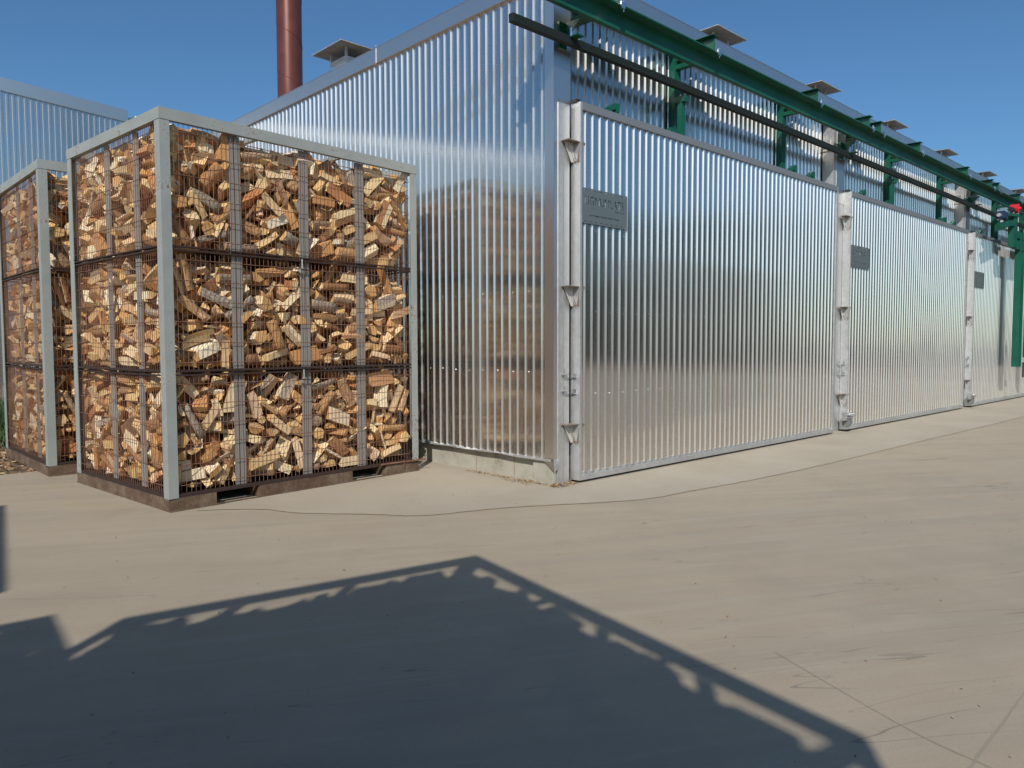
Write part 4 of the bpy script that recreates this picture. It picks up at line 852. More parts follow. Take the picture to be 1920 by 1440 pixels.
 (1,6,1777,318,543,164,-33,12),(1,13,198,1951,598,124,50,115),(1,13,2598,324,258,8,-81,11),(1,8,1068,405,84,-30,25,-113),(1,10,2488,372,26,-104,73,-39),(0,10,2576,477,921,-131,-22,-46),
 (0,11,519,291,592,76,-22,-40),(0,9,1062,228,398,102,-100,-11),(0,1,269,1526,94,165,64,-8),(2,10,220,694,657,-27,-103,-103),(2,2,444,470,201,2,-42,10),(2,9,1196,366,102,33,-31,-32),
 (1,9,1289,234,794,13,-39,50),(1,5,2506,192,698,-69,-143,-13),(0,7,216,1249,935,-6,6,-45),(0,7,726,418,409,94,-47,-116),(2,3,575,251,917,0,17,-160),(2,8,1062,373,880,-7,-166,-46),
 (2,5,2429,260,984,-95,109,-102),(2,6,496,406,331,-124,105,-4),(2,1,917,320,251,106,130,-3),(2,5,709,393,142,45,52,76),(2,7,1584,404,96,-22,155,39),(1,11,541,346,478,-31,58,-36),
 (1,12,1406,318,166,129,107,-24),(1,13,2394,365,193,116,-39,118),(0,1,2293,367,771,72,-149,7),(0,10,932,359,798,42,-2,-67),(0,3,1105,280,43,0,-1,151),(2,5,271,281,652,178,-6,-11),
 (2,11,1929,346,958,-156,75,5),(2,4,1294,241,650,-61,-55,82),(2,8,2044,347,556,-57,-22,65),(2,3,271,370,134,104,-44,-20),(1,0,2121,489,926,-161,3,34),(1,13,2375,428,834,-14,11,96),
 (1,4,2585,404,704,-66,-129,82),(1,10,2587,414,513,-75,10,136),(0,6,416,1854,862,-97,140,-53),(0,5,2146,236,398,-163,-21,-10),(0,2,196,1353,514,-2,-35,16),(0,0,208,1161,348,55,72,-32),
 (0,5,1221,366,431,74,-60,-111),(0,6,1187,375,272,108,-143,-13),(2,13,2616,416,372,139,-98,-27),(1,5,2010,379,220,33,-163,-54),(1,1,166,1488,221,95,71,32),(1,10,268,1484,166,14,28,-126),
 (1,7,645,293,147,41,136,42),(1,4,267,1344,107,-5,-6,15),(0,4,1431,428,892,128,-16,-30),(0,11,2639,276,897,131,-101,-43),(0,4,218,1055,642,-134,-81,-10),(0,7,254,266,557,-56,126,36),
 (0,9,989,306,375,-15,1,-86),(0,14,1393,246,230,-20,-16,33),(0,14,1502,238,219,7,-10,-130),(2,11,570,455,980,-57,-164,-28),(2,9,253,632,857,-74,-76,87),(2,13,660,397,645,-121,8,-48),
 (1,2,175,1613,856,59,-105,-8),(1,3,1826,335,857,-151,35,41),(1,12,209,947,770,-30,112,-131),(1,11,2250,309,794,125,-82,95),(1,0,1318,347,564,-141,-110,11),(1,9,1524,302,455,21,-1,-174),
 (1,6,606,419,294,-58,37,-12),(1,11,2176,236,298,21,51,71),(1,3,232,1255,247,8,63,86),(1,14,150,1462,40,141,-110,1),(0,0,386,1360,914,-38,169,-44),(0,1,1108,420,860,-40,149,-1),
 (0,9,1481,326,820,32,-36,-73),(0,2,1222,432,633,-68,-116,-82),(0,1,1088,303,814,62,86,-23),(0,12,1314,410,768,14,-65,96),(0,4,1042,227,668,157,58,-3),(2,12,317,708,706,83,-128,46),
 (2,5,339,315,519,-7,171,-43),(2,8,194,496,427,87,-120,63),(2,2,2135,308,435,-28,107,-49),(2,14,2022,493,121,105,-41,91),(1,2,1437,495,472,-51,97,99),(1,12,1123,428,513,93,-70,90),
 (1,1,2546,415,588,60,-36,-127),(1,11,662,410,367,35,51,131),(1,8,272,797,213,-19,-72,40),(0,8,2045,326,827,11,31,-167),(0,3,1078,333,544,61,153,35),(0,0,1888,307,355,-80,75,-28),
 (0,3,2333,331,242,59,162,-35),(0,0,219,553,362,-61,63,-103),(0,5,234,949,185,43,-162,27),(2,9,264,789,963,8,97,-93),(2,1,1452,365,951,-121,77,95),(2,6,1208,505,712,-103,18,23),
 (2,0,1768,405,749,63,-154,35),(2,3,1636,375,725,-109,-135,18),(2,5,1230,330,472,-110,-67,-107),(2,10,2211,246,798,-53,-81,62),(2,13,1391,351,524,-143,46,-54),(2,7,183,1814,598,129,-31,34),
 (2,8,197,1058,515,0,-108,107),(2,2,1129,435,517,33,43,-89),(2,8,2666,291,559,-113,62,-93),(2,0,2520,317,457,-46,88,-69),(2,10,2321,265,382,-153,60,-17),(1,10,1164,367,908,-21,-73,147),
 (1,0,613,369,865,-116,11,-5),(1,14,259,293,523,-7,-9,-61),(1,14,683,529,520,41,-99,103),(1,11,2081,367,356,41,-139,-16),(1,10,155,1584,309,61,-62,39),(1,4,1850,504,127,24,-128,63),
 (1,4,938,500,243,-71,32,22),(1,11,1337,447,77,-32,-158,-23),(1,5,386,670,52,0,-4,7),(0,2,354,574,821,-41,100,-60),(0,0,265,467,690,-16,-128,73),(0,8,2619,383,595,46,111,-15),
 (0,10,228,762,669,153,84,19),(0,6,359,1184,579,9,4,52),(0,4,280,959,572,-37,-52,145),(0,9,1790,299,515,29,13,114),(0,12,203,976,303,-145,74,-37),(2,6,380,610,906,6,-23,-82),
 (2,11,1910,309,890,32,-176,-11),(2,9,2058,235,681,128,88,-13),(2,7,140,1696,253,3,65,87),(2,14,2709,355,258,-30,-5,-89),(2,10,279,839,138,59,-137,-12),(2,11,442,1976,138,-3,-56,4),
 (1,8,363,426,844,173,-28,4),(1,5,2005,298,845,-14,-37,-92),(1,11,922,366,680,-17,-123,27),(1,10,2413,419,575,-68,18,-149),(1,10,1935,364,684,-26,40,-87),(1,6,916,340,494,83,68,-17),
 (1,8,336,534,481,138,32,-23),(1,7,2397,413,399,102,76,27),(1,2,1026,354,340,12,-48,-139),(1,11,1952,410,158,-127,-74,-8),(1,10,1077,505,232,42,-102,104),(1,7,2622,307,76,96,-129,-6),
 (0,9,134,1815,805,-120,82,47),(0,12,869,472,622,-144,-1,-14),(0,0,2505,498,340,69,61,-54),(0,14,2467,266,343,-40,7,9),(0,14,2035,268,303,-9,1,61),(0,6,1297,450,364,13,-4,179),
 (0,4,2200,370,114,-158,17,-8),(0,2,218,1403,291,93,66,43),(0,4,1453,346,185,-2,-117,-75),(0,6,742,357,119,24,-141,-24),(2,13,1665,432,882,-27,52,153),(2,2,2192,444,932,30,-2,16),
 (2,7,254,1235,684,-24,-7,-2),(2,7,1094,333,585,103,42,97),(2,3,2676,293,773,27,-30,91),(2,10,907,399,577,7,-73,-122),(2,8,1541,380,656,116,119,1),(2,6,1722,359,612,-117,107,6),
 (2,2,414,524,465,-39,-32,16),(2,0,182,1173,502,68,-6,96),(2,1,241,1916,418,40,-3,76),(2,2,2548,240,608,93,91,31),(2,9,759,396,265,121,-60,-42),(2,6,1442,482,432,-104,-35,-99),
 (2,7,1942,309,421,27,-64,-165),(2,11,1047,440,231,-120,-63,-32),(2,4,2184,203,205,139,-5,60),(2,7,1521,310,186,24,32,-147),(2,4,940,397,102,-143,-8,34),(2,10,2012,248,144,75,9,87),
 (1,8,1396,324,730,-38,100,-56),(1,12,372,507,576,97,-137,3),(1,13,2105,440,596,-12,123,57),(1,12,745,411,527,-2,-103,-8),(1,10,1225,501,375,77,-52,47),(1,9,1108,314,423,26,-126,-97),
 (1,4,964,288,481,108,26,16),(1,4,1456,337,378,150,56,27),(1,13,410,338,277,-22,-27,156),(1,3,1741,411,351,-8,-93,81),(1,2,2647,472,297,106,10,-142),(1,2,240,666,244,45,31,-79),
 (1,2,284,1737,51,4,175,-3),(0,9,452,1213,947,10,70,53),(0,1,591,440,776,53,23,135),(0,0,2310,498,683,20,7,179),(0,1,958,506,774,-5,148,75),(0,1,2159,328,653,-15,9,24),
 (0,6,2153,367,544,-149,98,26),(0,1,1302,515,555,56,-89,86),(0,4,167,1730,558,62,-98,27),(0,13,247,1675,433,-92,-14,123),(0,0,778,279,573,35,-81,-99),(0,2,2609,441,336,-38,95,-136),
 (0,5,1344,315,507,-106,-24,-99),(0,4,216,1942,228,-5,-20,-26),(0,3,1839,368,148,103,-59,-40),(0,12,246,1802,168,18,-4,32),(0,6,1592,474,47,1,-176,-35),(0,7,540,452,186,-148,-26,-17),
 (0,1,410,537,80,32,-3,-163),(0,6,557,321,98,-52,118,-102),(0,6,1307,413,89,-128,-85,-15),(0,9,1834,438,73,45,-92,-101),(0,13,2476,372,112,98,-43,97),(0,11,259,1053,31,2,1,70),
 (0,0,403,1449,60,88,60,45),(0,1,416,1726,35,1,5,113),(0,0,1095,233,106,0,160,-52),(0,2,390,1032,81,21,-6,123),(0,10,295,1834,85,22,-12,-129),(0,10,390,905,134,125,15,13),
 (0,7,344,1254,94,-14,21,-3),(0,5,256,1633,80,13,7,-132),(0,5,556,451,58,-41,174,8),(0,8,1002,483,82,4,119,-134),(0,11,2164,518,74,3,-128,127),(0,10,322,831,26,-1,163,-72),
 (0,8,453,1877,170,-76,113,-9),(0,6,1109,408,185,-35,-173,-11),(0,1,2373,459,139,-28,112,13),(0,4,263,502,115,14,-9,-16),(0,2,503,1610,167,101,-44,-96),(0,1,1846,515,244,73,59,-59),
 (0,0,424,695,119,29,74,63),(0,11,1048,270,179,-13,-27,-77),(0,13,1551,431,226,98,-69,16),(0,4,2154,447,95,-123,-22,-22),(0,2,209,760,91,-34,-161,-42),(0,0,443,1387,118,10,42,-6),
 (0,2,894,352,155,120,122,39),(0,5,2682,349,147,6,-91,0),(0,8,431,823,198,3,-146,-99),(0,2,278,1681,209,18,21,-93),(0,14,2129,450,209,-54,143,15),(0,0,1969,341,204,-47,-139,74),
 (0,1,2040,420,238,-171,52,1),(0,14,343,1052,215,113,76,-9),(0,7,496,1205,159,72,-69,-66),(0,7,395,1558,242,-15,-53,62),(0,7,1801,399,250,-141,-28,-52),(0,8,2635,459,120,-78,72,74),
 (0,13,450,983,293,110,-111,10),(0,10,401,1840,308,-121,-80,27),(0,4,264,1404,195,-51,-39,84),(0,6,470,629,266,33,-98,-46),(0,14,303,625,227,168,-30,1),(0,6,328,1202,248,-95,-32,65),
 (0,4,416,1562,377,-41,0,-44),(0,12,481,386,340,6,-22,-134),(0,13,2025,475,351,-124,0,0),(0,14,519,1076,363,-51,-32,-87),(0,14,603,350,323,-73,105,-104),(0,14,1422,327,393,111,123,35),
 (0,2,2377,411,358,-1,6,-74),(0,11,389,1349,308,-20,2,34),(0,12,332,1345,408,-9,-5,-163),(0,5,1466,412,498,87,43,115),(0,13,448,1181,370,30,62,31),(0,1,208,1807,332,8,6,-130),
 (0,0,515,420,412,-106,-93,40),(0,0,943,497,344,-173,0,11),(0,6,1622,374,477,116,118,-8),(0,2,427,1312,484,-173,3,8),(0,14,447,611,440,-49,-35,-39),(0,3,991,478,433,125,16,1),
 (0,4,367,628,309,-139,-71,54),(0,10,499,1804,367,25,6,-91),(0,14,974,401,463,30,-114,-124),(0,13,1506,368,588,38,-152,-88),(0,7,1646,419,617,-76,-97,77),(0,13,2239,418,458,110,137,37),
 (0,0,284,1020,414,-146,61,43),(0,12,467,1641,455,113,118,6),(0,1,1930,466,494,177,-7,24),(0,11,278,780,325,-63,-25,12),(0,4,357,1063,435,-82,37,-29),(0,4,322,1462,513,-2,65,132),
 (0,10,372,1931,724,-4,82,-146),(0,2,328,395,467,23,42,30),(0,8,588,409,505,8,34,49),(0,1,2161,353,380,22,60,8),(0,1,421,411,495,-41,27,-85),(0,1,587,497,583,-33,57,155),
 (0,9,981,512,496,-20,78,146),(0,1,2025,328,447,4,52,7),(0,13,256,620,505,-74,-144,10),(0,14,379,949,487,-93,-98,-72),(0,10,226,802,467,-83,7,63),(0,9,237,1264,626,119,-126,-18),
 (0,12,366,1930,408,143,106,-7),(0,12,444,495,625,2,-25,-15),(0,3,505,1421,576,-42,50,-78),(0,12,374,1608,610,-14,99,-146),(0,9,1142,429,458,-62,135,21),(0,8,1835,419,597,106,126,14),
 (0,1,1820,325,723,173,1,-35),(0,11,396,644,630,30,1,-7),(0,11,1861,392,771,-19,14,-77),(0,11,458,715,408,96,86,-44),(0,0,445,833,547,-73,-2,74),(0,14,365,1512,528,162,-42,-3),
 (0,14,119,1759,385,106,-136,15),(0,10,1652,259,718,-32,-155,73),(0,3,479,765,482,-108,63,-113),(0,5,288,1430,732,132,-23,-15),(0,13,338,818,524,-77,45,-112),(0,10,1057,418,634,-108,10,70),
 (0,4,1789,442,711,15,-151,-37),(0,0,2345,418,585,-109,37,-32),(0,8,429,1972,542,-128,6,-3),(0,0,1587,498,749,-175,0,12),(0,9,1946,430,581,-23,2,108),(0,10,451,619,796,99,-44,-136),
 (0,13,359,1494,650,-52,134,99),(0,4,413,1791,590,-167,32,-55),(0,8,2498,403,694,-147,-87,26),(0,7,451,1031,587,51,-88,45),(0,9,217,399,628,123,92,-12),(0,10,736,326,731,57,62,56),
 (0,3,1515,415,733,-46,-55,147),(0,1,2089,436,657,11,15,18),(0,7,374,740,724,5,1,46),(0,0,439,917,694,-50,-135,17),(0,4,314,947,801,-38,150,21),(0,9,349,1755,505,29,157,-56),
 (0,6,355,858,863,-2,-39,130),(0,2,2111,447,767,1,-24,162),(0,9,367,1742,637,22,137,-27),(0,3,304,1024,774,-104,56,100),(0,10,340,1328,757,89,23,-71),(0,9,499,1590,719,-19,-15,-81),
 (0,0,292,1224,699,161,-48,-26),(0,6,506,1302,712,-72,62,-73),(0,8,713,417,843,142,-9,-48),(0,14,2686,523,502,65,72,-82),(0,9,306,796,891,-36,-166,55),(0,11,417,1582,826,15,-24,67),
 (0,0,266,1811,648,-8,-40,-126),(0,3,401,1723,800,-159,46,-4),(0,0,304,1249,790,-9,-106,104),(0,14,361,1867,672,-52,106,-132),(0,6,348,1121,791,-97,21,-19),(0,9,369,1744,724,-22,31,-115),
 (0,3,166,357,857,-137,-52,4),(0,10,2364,392,844,7,-10,143),(0,9,2428,515,790,-3,-170,-33),(0,14,318,734,845,45,99,12),(0,12,408,930,961,-107,132,-24),(0,9,835,344,859,-67,106,-36),
 (0,14,2680,427,900,-82,110,-5),(0,0,341,1529,886,60,-36,-102),(0,14,1894,502,827,-1,-5,5),(0,14,519,1507,845,-126,-117,-39),(0,2,2110,498,908,-19,-129,-118),(0,3,501,922,908,-2,-11,-90),
 (1,3,633,345,43,-22,15,-68),(1,12,420,973,45,168,-23,0),(1,9,309,1506,23,4,2,51),(1,13,780,412,70,-15,54,-151),(1,14,1083,231,77,127,27,-19),(1,11,1837,382,45,-88,-120,45),
 (1,11,401,1207,61,144,25,23),(1,9,457,835,95,-24,-118,45),(1,1,776,492,150,-25,-7,-2),(1,6,2286,415,146,11,82,10),(1,1,311,1078,121,-155,-19,13),(1,14,382,1353,29,-84,-39,39),
 (1,12,1588,423,94,-14,-12,106),(1,9,223,1154,125,-44,-58,-52),(1,3,269,864,90,50,157,-61),(1,14,158,1219,49,-160,-75,22),(1,5,471,1746,51,-2,-2,-101),(1,4,406,1017,154,-81,-25,23),
 (1,7,399,1706,153,8,-159,24),(1,2,1317,477,253,-56,118,76),(1,12,1607,405,248,-55,98,-123),(1,0,2022,484,289,28,-29,173),(1,4,507,787,161,-119,-119,12),(1,14,353,1430,159,93,-83,30),
 (1,10,489,1768,191,-118,111,-47),(1,12,2567,494,114,92,17,-21),(1,13,368,1208,214,-42,-15,104),(1,0,475,1423,137,-126,91,-80),(1,12,345,1739,324,35,11,-19),(1,3,1332,290,281,-130,7,-5),
 (1,1,398,923,299,-36,14,32),(1,10,312,1940,88,150,-30,-24),(1,4,1304,388,262,-58,6,-4),(1,4,396,589,250,35,-39,51),(1,2,300,1028,257,9,79,-129),(1,11,313,1994,196,-168,4,56),
 (1,4,1331,411,320,-23,3,1),(1,7,1841,443,369,21,-72,83),(1,3,480,497,207,-165,5,47),(1,13,469,1510,265,119,-123,40),(1,4,280,1452,270,-16,-24,93),(1,9,1680,360,194,-20,86,-111),
 (1,0,490,903,364,-107,102,46),(1,13,465,1140,371,-83,37,-95),(1,9,2517,426,214,-18,98,-33),(1,11,229,933,354,-50,155,-24),(1,8,403,1938,243,-60,63,-82),(1,7,218,1910,220,-40,27,-26),
 (1,9,1694,370,312,134,-35,-66),(1,0,206,794,435,83,64,80),(1,9,486,1881,349,-89,-112,-59),(1,3,1699,360,432,27,-3,-161),(1,3,2205,504,362,-149,9,41),(1,0,730,485,313,42,76,-38),
 (1,13,368,959,591,71,-57,-141),(1,0,304,1081,418,-99,58,-65),(1,13,300,1943,396,-18,-48,-35),(1,4,1017,472,534,-50,102,129),(1,4,376,1343,311,9,13,1),(1,8,465,1749,467,104,100,-43),
 (1,2,2271,400,431,126,5,57),(1,10,388,1312,514,74,16,11),(1,0,496,983,539,76,-73,-66),(1,10,392,854,524,-71,105,94),(1,10,363,1407,410,-35,-149,29),(1,6,271,1686,504,-23,29,-118),
 (1,3,521,520,462,75,-66,20),(1,14,867,519,430,-27,87,147),(1,6,1843,411,645,-117,-79,45),(1,1,260,478,404,152,18,-33),(1,7,452,752,399,39,122,35),(1,9,273,824,467,-89,138,-66),
 (1,14,529,1647,370,-71,-66,72),(1,1,1486,392,504,-4,98,-118),(1,14,2612,506,486,-88,-34,-52),(1,9,427,1429,459,4,-146,-28),(1,7,332,1642,658,15,-77,-17),(1,10,370,1230,464,-32,11,24),
 (1,11,518,1985,382,-1,-91,0),(1,0,414,743,538,-36,111,-110),(1,8,510,403,721,-23,-31,-14),(1,10,1429,506,723,-75,-51,-49),(1,7,2218,474,546,-12,133,35),(1,8,437,1320,682,-117,24,96),
 (1,5,1226,283,683,-1,-11,109),(1,7,257,1066,634,-5,-12,-119),(1,0,1677,465,635,-66,-6,145),(1,10,410,1162,521,-100,-47,35),(1,8,434,1525,515,1,-178,-17),(1,0,247,1370,670,42,19,-87),
 (1,14,829,509,576,-117,22,15),(1,12,353,1138,690,-9,-165,28),(1,11,493,1434,710,64,88,-41),(1,11,402,563,660,178,0,-8),(1,14,824,417,540,44,69,30),(1,7,1602,443,780,44,-35,78),
 (1,14,429,1599,341,79,-45,-138),(1,14,171,1679,702,-49,57,-69),(1,1,689,371,698,7,6,-64),(1,10,396,730,629,-97,-22,28),(1,11,394,1161,767,-20,-23,-168),(1,7,740,418,770,-30,-122,45),
 (1,2,1277,406,742,43,-87,-31),(1,5,337,1802,836,142,56,-20),(1,8,441,1831,563,-73,-6,-72),(1,0,479,760,825,18,-35,-80),(1,7,1030,458,695,63,120,-88),(1,3,1951,505,810,145,-1,4),
 (1,0,2093,450,740,-121,8,-29),(1,9,2702,381,682,-66,100,-21),(1,13,1389,453,933,-25,-11,175),(1,2,314,589,746,-142,90,-1),(1,2,413,1280,845,69,145,27),(1,2,473,1624,667,74,61,-74),
 (1,10,197,263,840,80,-92,-29),(1,11,313,787,850,-139,-72,9),(1,0,280,1701,702,143,72,69),(1,5,472,709,730,4,4,78),(1,3,287,765,767,40,-162,5),(1,2,415,1017,898,-170,-1,-33),
 (1,11,358,1506,909,155,83,1),(1,2,1118,327,838,-45,26,12),(1,5,470,1039,820,-22,72,-88),(1,7,392,1855,683,-22,-29,-9),(1,8,2502,325,670,-3,-82,95),(1,11,341,1218,934,-73,34,-40),
 (1,3,253,1475,798,3,43,74),(1,2,408,1975,706,17,140,-61),(1,7,428,1569,839,-1,-2,89),(1,7,365,1972,818,19,136,-67),(1,3,411,605,851,-53,38,-24),(1,1,260,1600,887,7,62,46),
 (1,2,476,1767,841,48,-51,74),(1,0,2506,491,862,68,45,-34),(1,9,248,1824,923,21,174,10),(2,4,402,1019,225,153,-15,43),(2,4,1521,513,137,-27,-30,-7),(2,1,2128,416,254,5,-47,95),
 (2,7,2457,477,136,13,14,177),(2,6,394,722,125,0,144,-94),(2,12,2394,316,224,72,-95,-94),(2,9,2499,306,113,-1,8,160),(2,4,427,1321,301,-8,8,78),(2,6,1828,449,246,94,82,-56),
 (2,13,264,1848,196,-98,14,-107),(2,1,1703,402,237,-47,-106,30),(2,8,426,1795,207,19,-62,-117),(2,5,1242,520,311,-14,-126,-27),(2,0,428,791,265,65,-8,7),(2,12,402,901,199,-15,21,-3),
 (2,4,401,1519,185,1,13,123),(2,4,398,649,209,-77,31,-5),(2,4,373,1263,211,26,-23,-97),(2,6,315,1402,223,-68,108,-46),(2,6,1514,424,259,148,6,54),(2,3,2351,430,334,-125,-32,-20),
 (2,9,345,505,210,-9,87,-92),(2,6,484,1600,340,-118,110,-42),(2,3,2105,306,277,-92,-85,-10),(2,14,608,133,337,-125,-36,-49),(2,6,2490,499,251,10,-121,123),(2,5,404,696,334,91,-43,-37),
 (2,4,513,1264,323,-23,21,-88),(2,11,287,1640,256,-133,7,-77),(2,3,307,1984,202,29,150,-56),(2,3,800,418,348,155,64,0),(2,8,2004,443,345,13,80,-60),(2,11,215,878,347,-136,-86,55),
 (2,5,398,1072,317,-25,143,54),(2,2,472,1269,479,-27,-84,-26),(2,8,424,1695,428,11,114,66),(2,14,627,409,315,111,-80,-44),(2,3,507,1157,522,-113,-14,-115),(2,2,1627,413,499,-43,21,-59),
 (2,3,2457,286,349,-59,-154,-40),(2,5,370,1444,525,94,40,39),(2,10,350,2032,290,-28,-16,-4),(2,14,673,436,376,-26,12,99),(2,11,2300,505,385,42,92,-120),(2,8,407,795,459,18,160,34),
 (2,10,331,1527,386,51,151,-9),(2,0,419,1898,355,-9,-168,65),(2,3,672,501,479,0,167,-8),(2,10,1240,442,431,-87,94,63),(2,7,1767,408,489,-44,50,-33),(2,0,212,730,525,47,72,68),
 (2,13,262,1343,377,39,-33,-111),(2,6,351,1186,477,-20,-109,75),(2,5,360,1266,347,-140,-97,-4),(2,7,441,2004,510,58,-74,81),(2,12,420,962,413,122,-7,42),(2,10,405,1045,516,57,-45,27),
 (2,7,660,328,514,-9,-34,-1),(2,1,2164,501,501,-109,15,8),(2,13,265,1584,478,16,-28,-105),(2,14,608,426,488,-25,119,114),(2,12,1910,378,562,73,63,27),(2,11,431,1237,648,21,-45,-103),
 (2,14,341,1961,520,-50,-80,-151),(2,0,344,424,554,-20,110,128),(2,10,394,980,582,-102,38,-13),(2,13,377,1413,626,-23,58,-109),(2,4,366,1716,519,158,-19,62),(2,14,1048,529,838,70,72,-73),
 (2,2,2080,472,690,13,-23,5),(2,10,325,463,722,-173,34,-27),(2,5,287,905,519,-106,-41,-53),(2,7,235,1667,647,-62,-1,146),(2,6,412,1870,510,-91,33,9),(2,10,394,584,545,-45,18,125),
 (2,12,484,816,668,100,-64,-92),(2,9,516,1220,711,-96,90,-53),(2,13,954,413,763,98,-141,-18),(2,14,210,1741,475,-66,-29,71),(2,3,487,413,625,14,51,22),(2,2,909,421,649,7,21,135),
 (2,11,2689,413,617,-9,68,62),(2,9,420,716,538,-51,-131,54),(2,0,412,949,678,-102,130,-24),(2,7,367,1700,621,-127,78,-68),(2,11,1443,473,762,15,95,-113),(2,4,2321,502,601,-21,-131,-77),
 (2,9,353,1039,720,-13,-22,42),(2,9,326,1569,575,-62,-4,44),(2,3,1242,393,760,28,-5,-4),(2,12,299,890,772,10,-13,23),(2,5,489,1061,811,84,63,71),(2,12,289,1360,861,73,-142,-12),
 (2,3,393,1924,638,23,24,141),(2,12,306,460,615,132,-59,29),(2,14,1828,498,364,-55,62,68),(2,0,488,858,913,-62,64,77),(2,14,1304,383,928,-28,110,-85),(2,10,2285,318,740,81,-85,52),
 (2,13,403,588,693,-50,30,143),(2,12,319,1162,795,16,17,-128),(2,9,340,1410,725,138,-82,10),(2,10,1885,399,790,-35,86,-108),(2,14,2513,430,632,-37,-3,-83),(2,0,2610,509,684,-24,3,-5),
 (2,5,484,669,847,3,17,84),(2,2,387,927,888,-11,-10,63),(2,9,280,1546,766,16,18,26),(2,0,191,1735,730,-119,-92,-10),(2,4,1901,406,874,137,29,20),(2,2,2113,425,791,-100,96,-6),
 (2,14,237,1402,757,14,-22,56),(2,6,562,384,757,145,102,31),(2,11,1764,509,858,-112,-20,-34),(2,6,2482,363,733,135,-16,8),(2,13,849,418,901,-94,-48,136),(2,14,2311,418,570,69,-104,-128),
 (2,7,511,1565,771,-45,79,-49),(2,11,2058,198,906,-3,-14,-131),(2,6,2498,479,804,3,-173,-46),(2,9,259,1268,799,-40,39,-121),(2,12,415,1915,724,-131,-121,-3),(2,9,1754,509,989,10,144,-29),
 (2,12,329,1799,857,31,-3,33),(2,10,736,503,959,0,149,-7),(2,0,1582,420,984,-33,-25,150),(2,3,318,1016,938,106,-84,1),(2,2,330,1614,866,-43,-39,-167),(2,7,414,1549,941,-135,68,26),
 (2,4,1291,247,955,-66,-21,-5),(2,3,2290,389,803,-69,-43,-91),(2,10,330,1283,951,15,22,56),(2,9,416,1088,930,-35,-47,-56),(2,2,2480,501,982,-12,-136,-112),(2,2,467,1277,884,-23,50,70),
 (2,7,512,1739,902,46,87,30),(2,11,394,1920,819,-1,175,43),(2,9,2160,310,977,30,7,66),(2,13,292,1945,970,-17,11,-91),
]
NV = 15
def log_bm(var):
    """one split log along local X; material 0 split wood, 1 cut end, 2 bark"""
    rnd=random.Random(100+var)
    L=rnd.uniform(.22,.31); r=rnd.uniform(.056,.084)
    kind=var%5
    if kind==0:   pts=[(0,0)]+[(r*1.35*math.cos(a),r*1.35*math.sin(a)) for a in [0,.35,.75,1.15,1.5]]; bark=[1,2,3,4]     # quarter
    elif kind==1: pts=[(r*1.1*math.cos(a),r*.95*math.sin(a)) for a in [0,.6,1.2,1.9,2.5,3.14]]; bark=[0,1,2,3,4]       # half
    elif kind==2: pts=[(-r,-r*.5),(r*.9,-r*.62),(r*1.05,r*.3),(-.1*r,r*.62),(-r*.9,r*.45)]; bark=[2]                       # slab
    elif kind==3 and var<5: pts=[(r*.68*math.cos(a),r*.68*math.sin(a)) for a in [i*math.pi/4 for i in range(8)]]; bark=list(range(8)) # round
    elif kind==3: pts=[(-r,-r*.75),(r*.2,-r*.95),(r*1.1,-.1*r),(r*.5,r*.85),(-r*.7,r*.55)]; bark=[1]                            # chunk
    else:         pts=[(0,0),(r*1.5,-.1*r),(r*1.45,r*.35),(r*1.2,r*.75)]; bark=[1,2]                                          # thin wedge
    cx=sum(p[0] for p in pts)/len(pts); cy=sum(p[1] for p in pts)/len(pts)
    pts=[((x-cx)*rnd.uniform(.93,1.07),(y-cy)*rnd.uniform(.93,1.07)) for x,y in pts]
    bm=bmesh.new(); rings=[]; n=len(pts); K=4
    tw=rnd.uniform(-.12,.12); bx=rnd.uniform(-.008,.008)
    for i in range(K+1):
        t=i/K; s=1+.06*math.sin(3*t+var); a=tw*(t-.5); ring=[]
        for x,y in pts:
            x1=(x*math.cos(a)-y*math.sin(a))*s+rnd.uniform(-.0022,.0022); y1=(x*math.sin(a)+y*math.cos(a))*s+bx*math.sin(math.pi*t)*2+rnd.uniform(-.0022,.0022)
            ex=(rnd.uniform(-.006,.006) if i in(0,K) else 0)
            ring.append(bm.verts.new(((t-.5)*L+ex+(.25*x1*(1 if var%3==0 else 0) if i in (0,K) else 0),x1,y1)))
        rings.append(ring)
    for i in range(K):
        for j in range(n):
            f=bm.faces.new((rings[i][j],rings[i][(j+1)%n],rings[i+1][(j+1)%n],rings[i+1][j])); f.material_index=2 if j in bark else 0
            f.smooth=(kind in(1,3) and j in bark)
    for e,s in((rings[0],-1),(rings[K],1)):
        f=bm.faces.new(e if s>0 else e[::-1]); f.material_index=1
    bmesh.ops.recalc_face_normals(bm,faces=bm.faces)
    return bm


def with_uv(bm):
    uv = bm.loops.layers.uv.new("UVMap")
    for f in bm.faces:
        for l in f.loops:
            c = l.vert.co
            if f.material_index == 1: l[uv].uv = (c.y, c.z)
            else:
                n = f.normal; s = c.y*n.z - c.z*n.y; l[uv].uv = (c.x, s)
    return bm
VM = []
for v in range(NV):
    bm = log_bm(v); bm.normal_update(); with_uv(bm); me = bpy.data.meshes.new("split_log"); bm.to_mesh(me); bm.free()
    for k in ('wood','end','bark'): me.materials.append(M[k])
    VM.append(me)
def log_local(rec):
    t, v, x, y, z, rx, ry, rz = rec
    ax = Vector((rx, ry, rz)); an = radians(ax.length)
    return v, Matrix.Translation((x/1000+.05, y/1000+.05, z/1000+TZ[t])) @ Matrix.Rotation(an, 4, ax.normalized() if an > 0 else Vector((0,0,1))) @ Matrix.Diagonal((1.06,.84,.84,1))
X1 = Matrix.Translation(CR.location) @ Matrix.Rotation(.0875, 4, 'Z')
TN = ("bottom", "middle", "top")
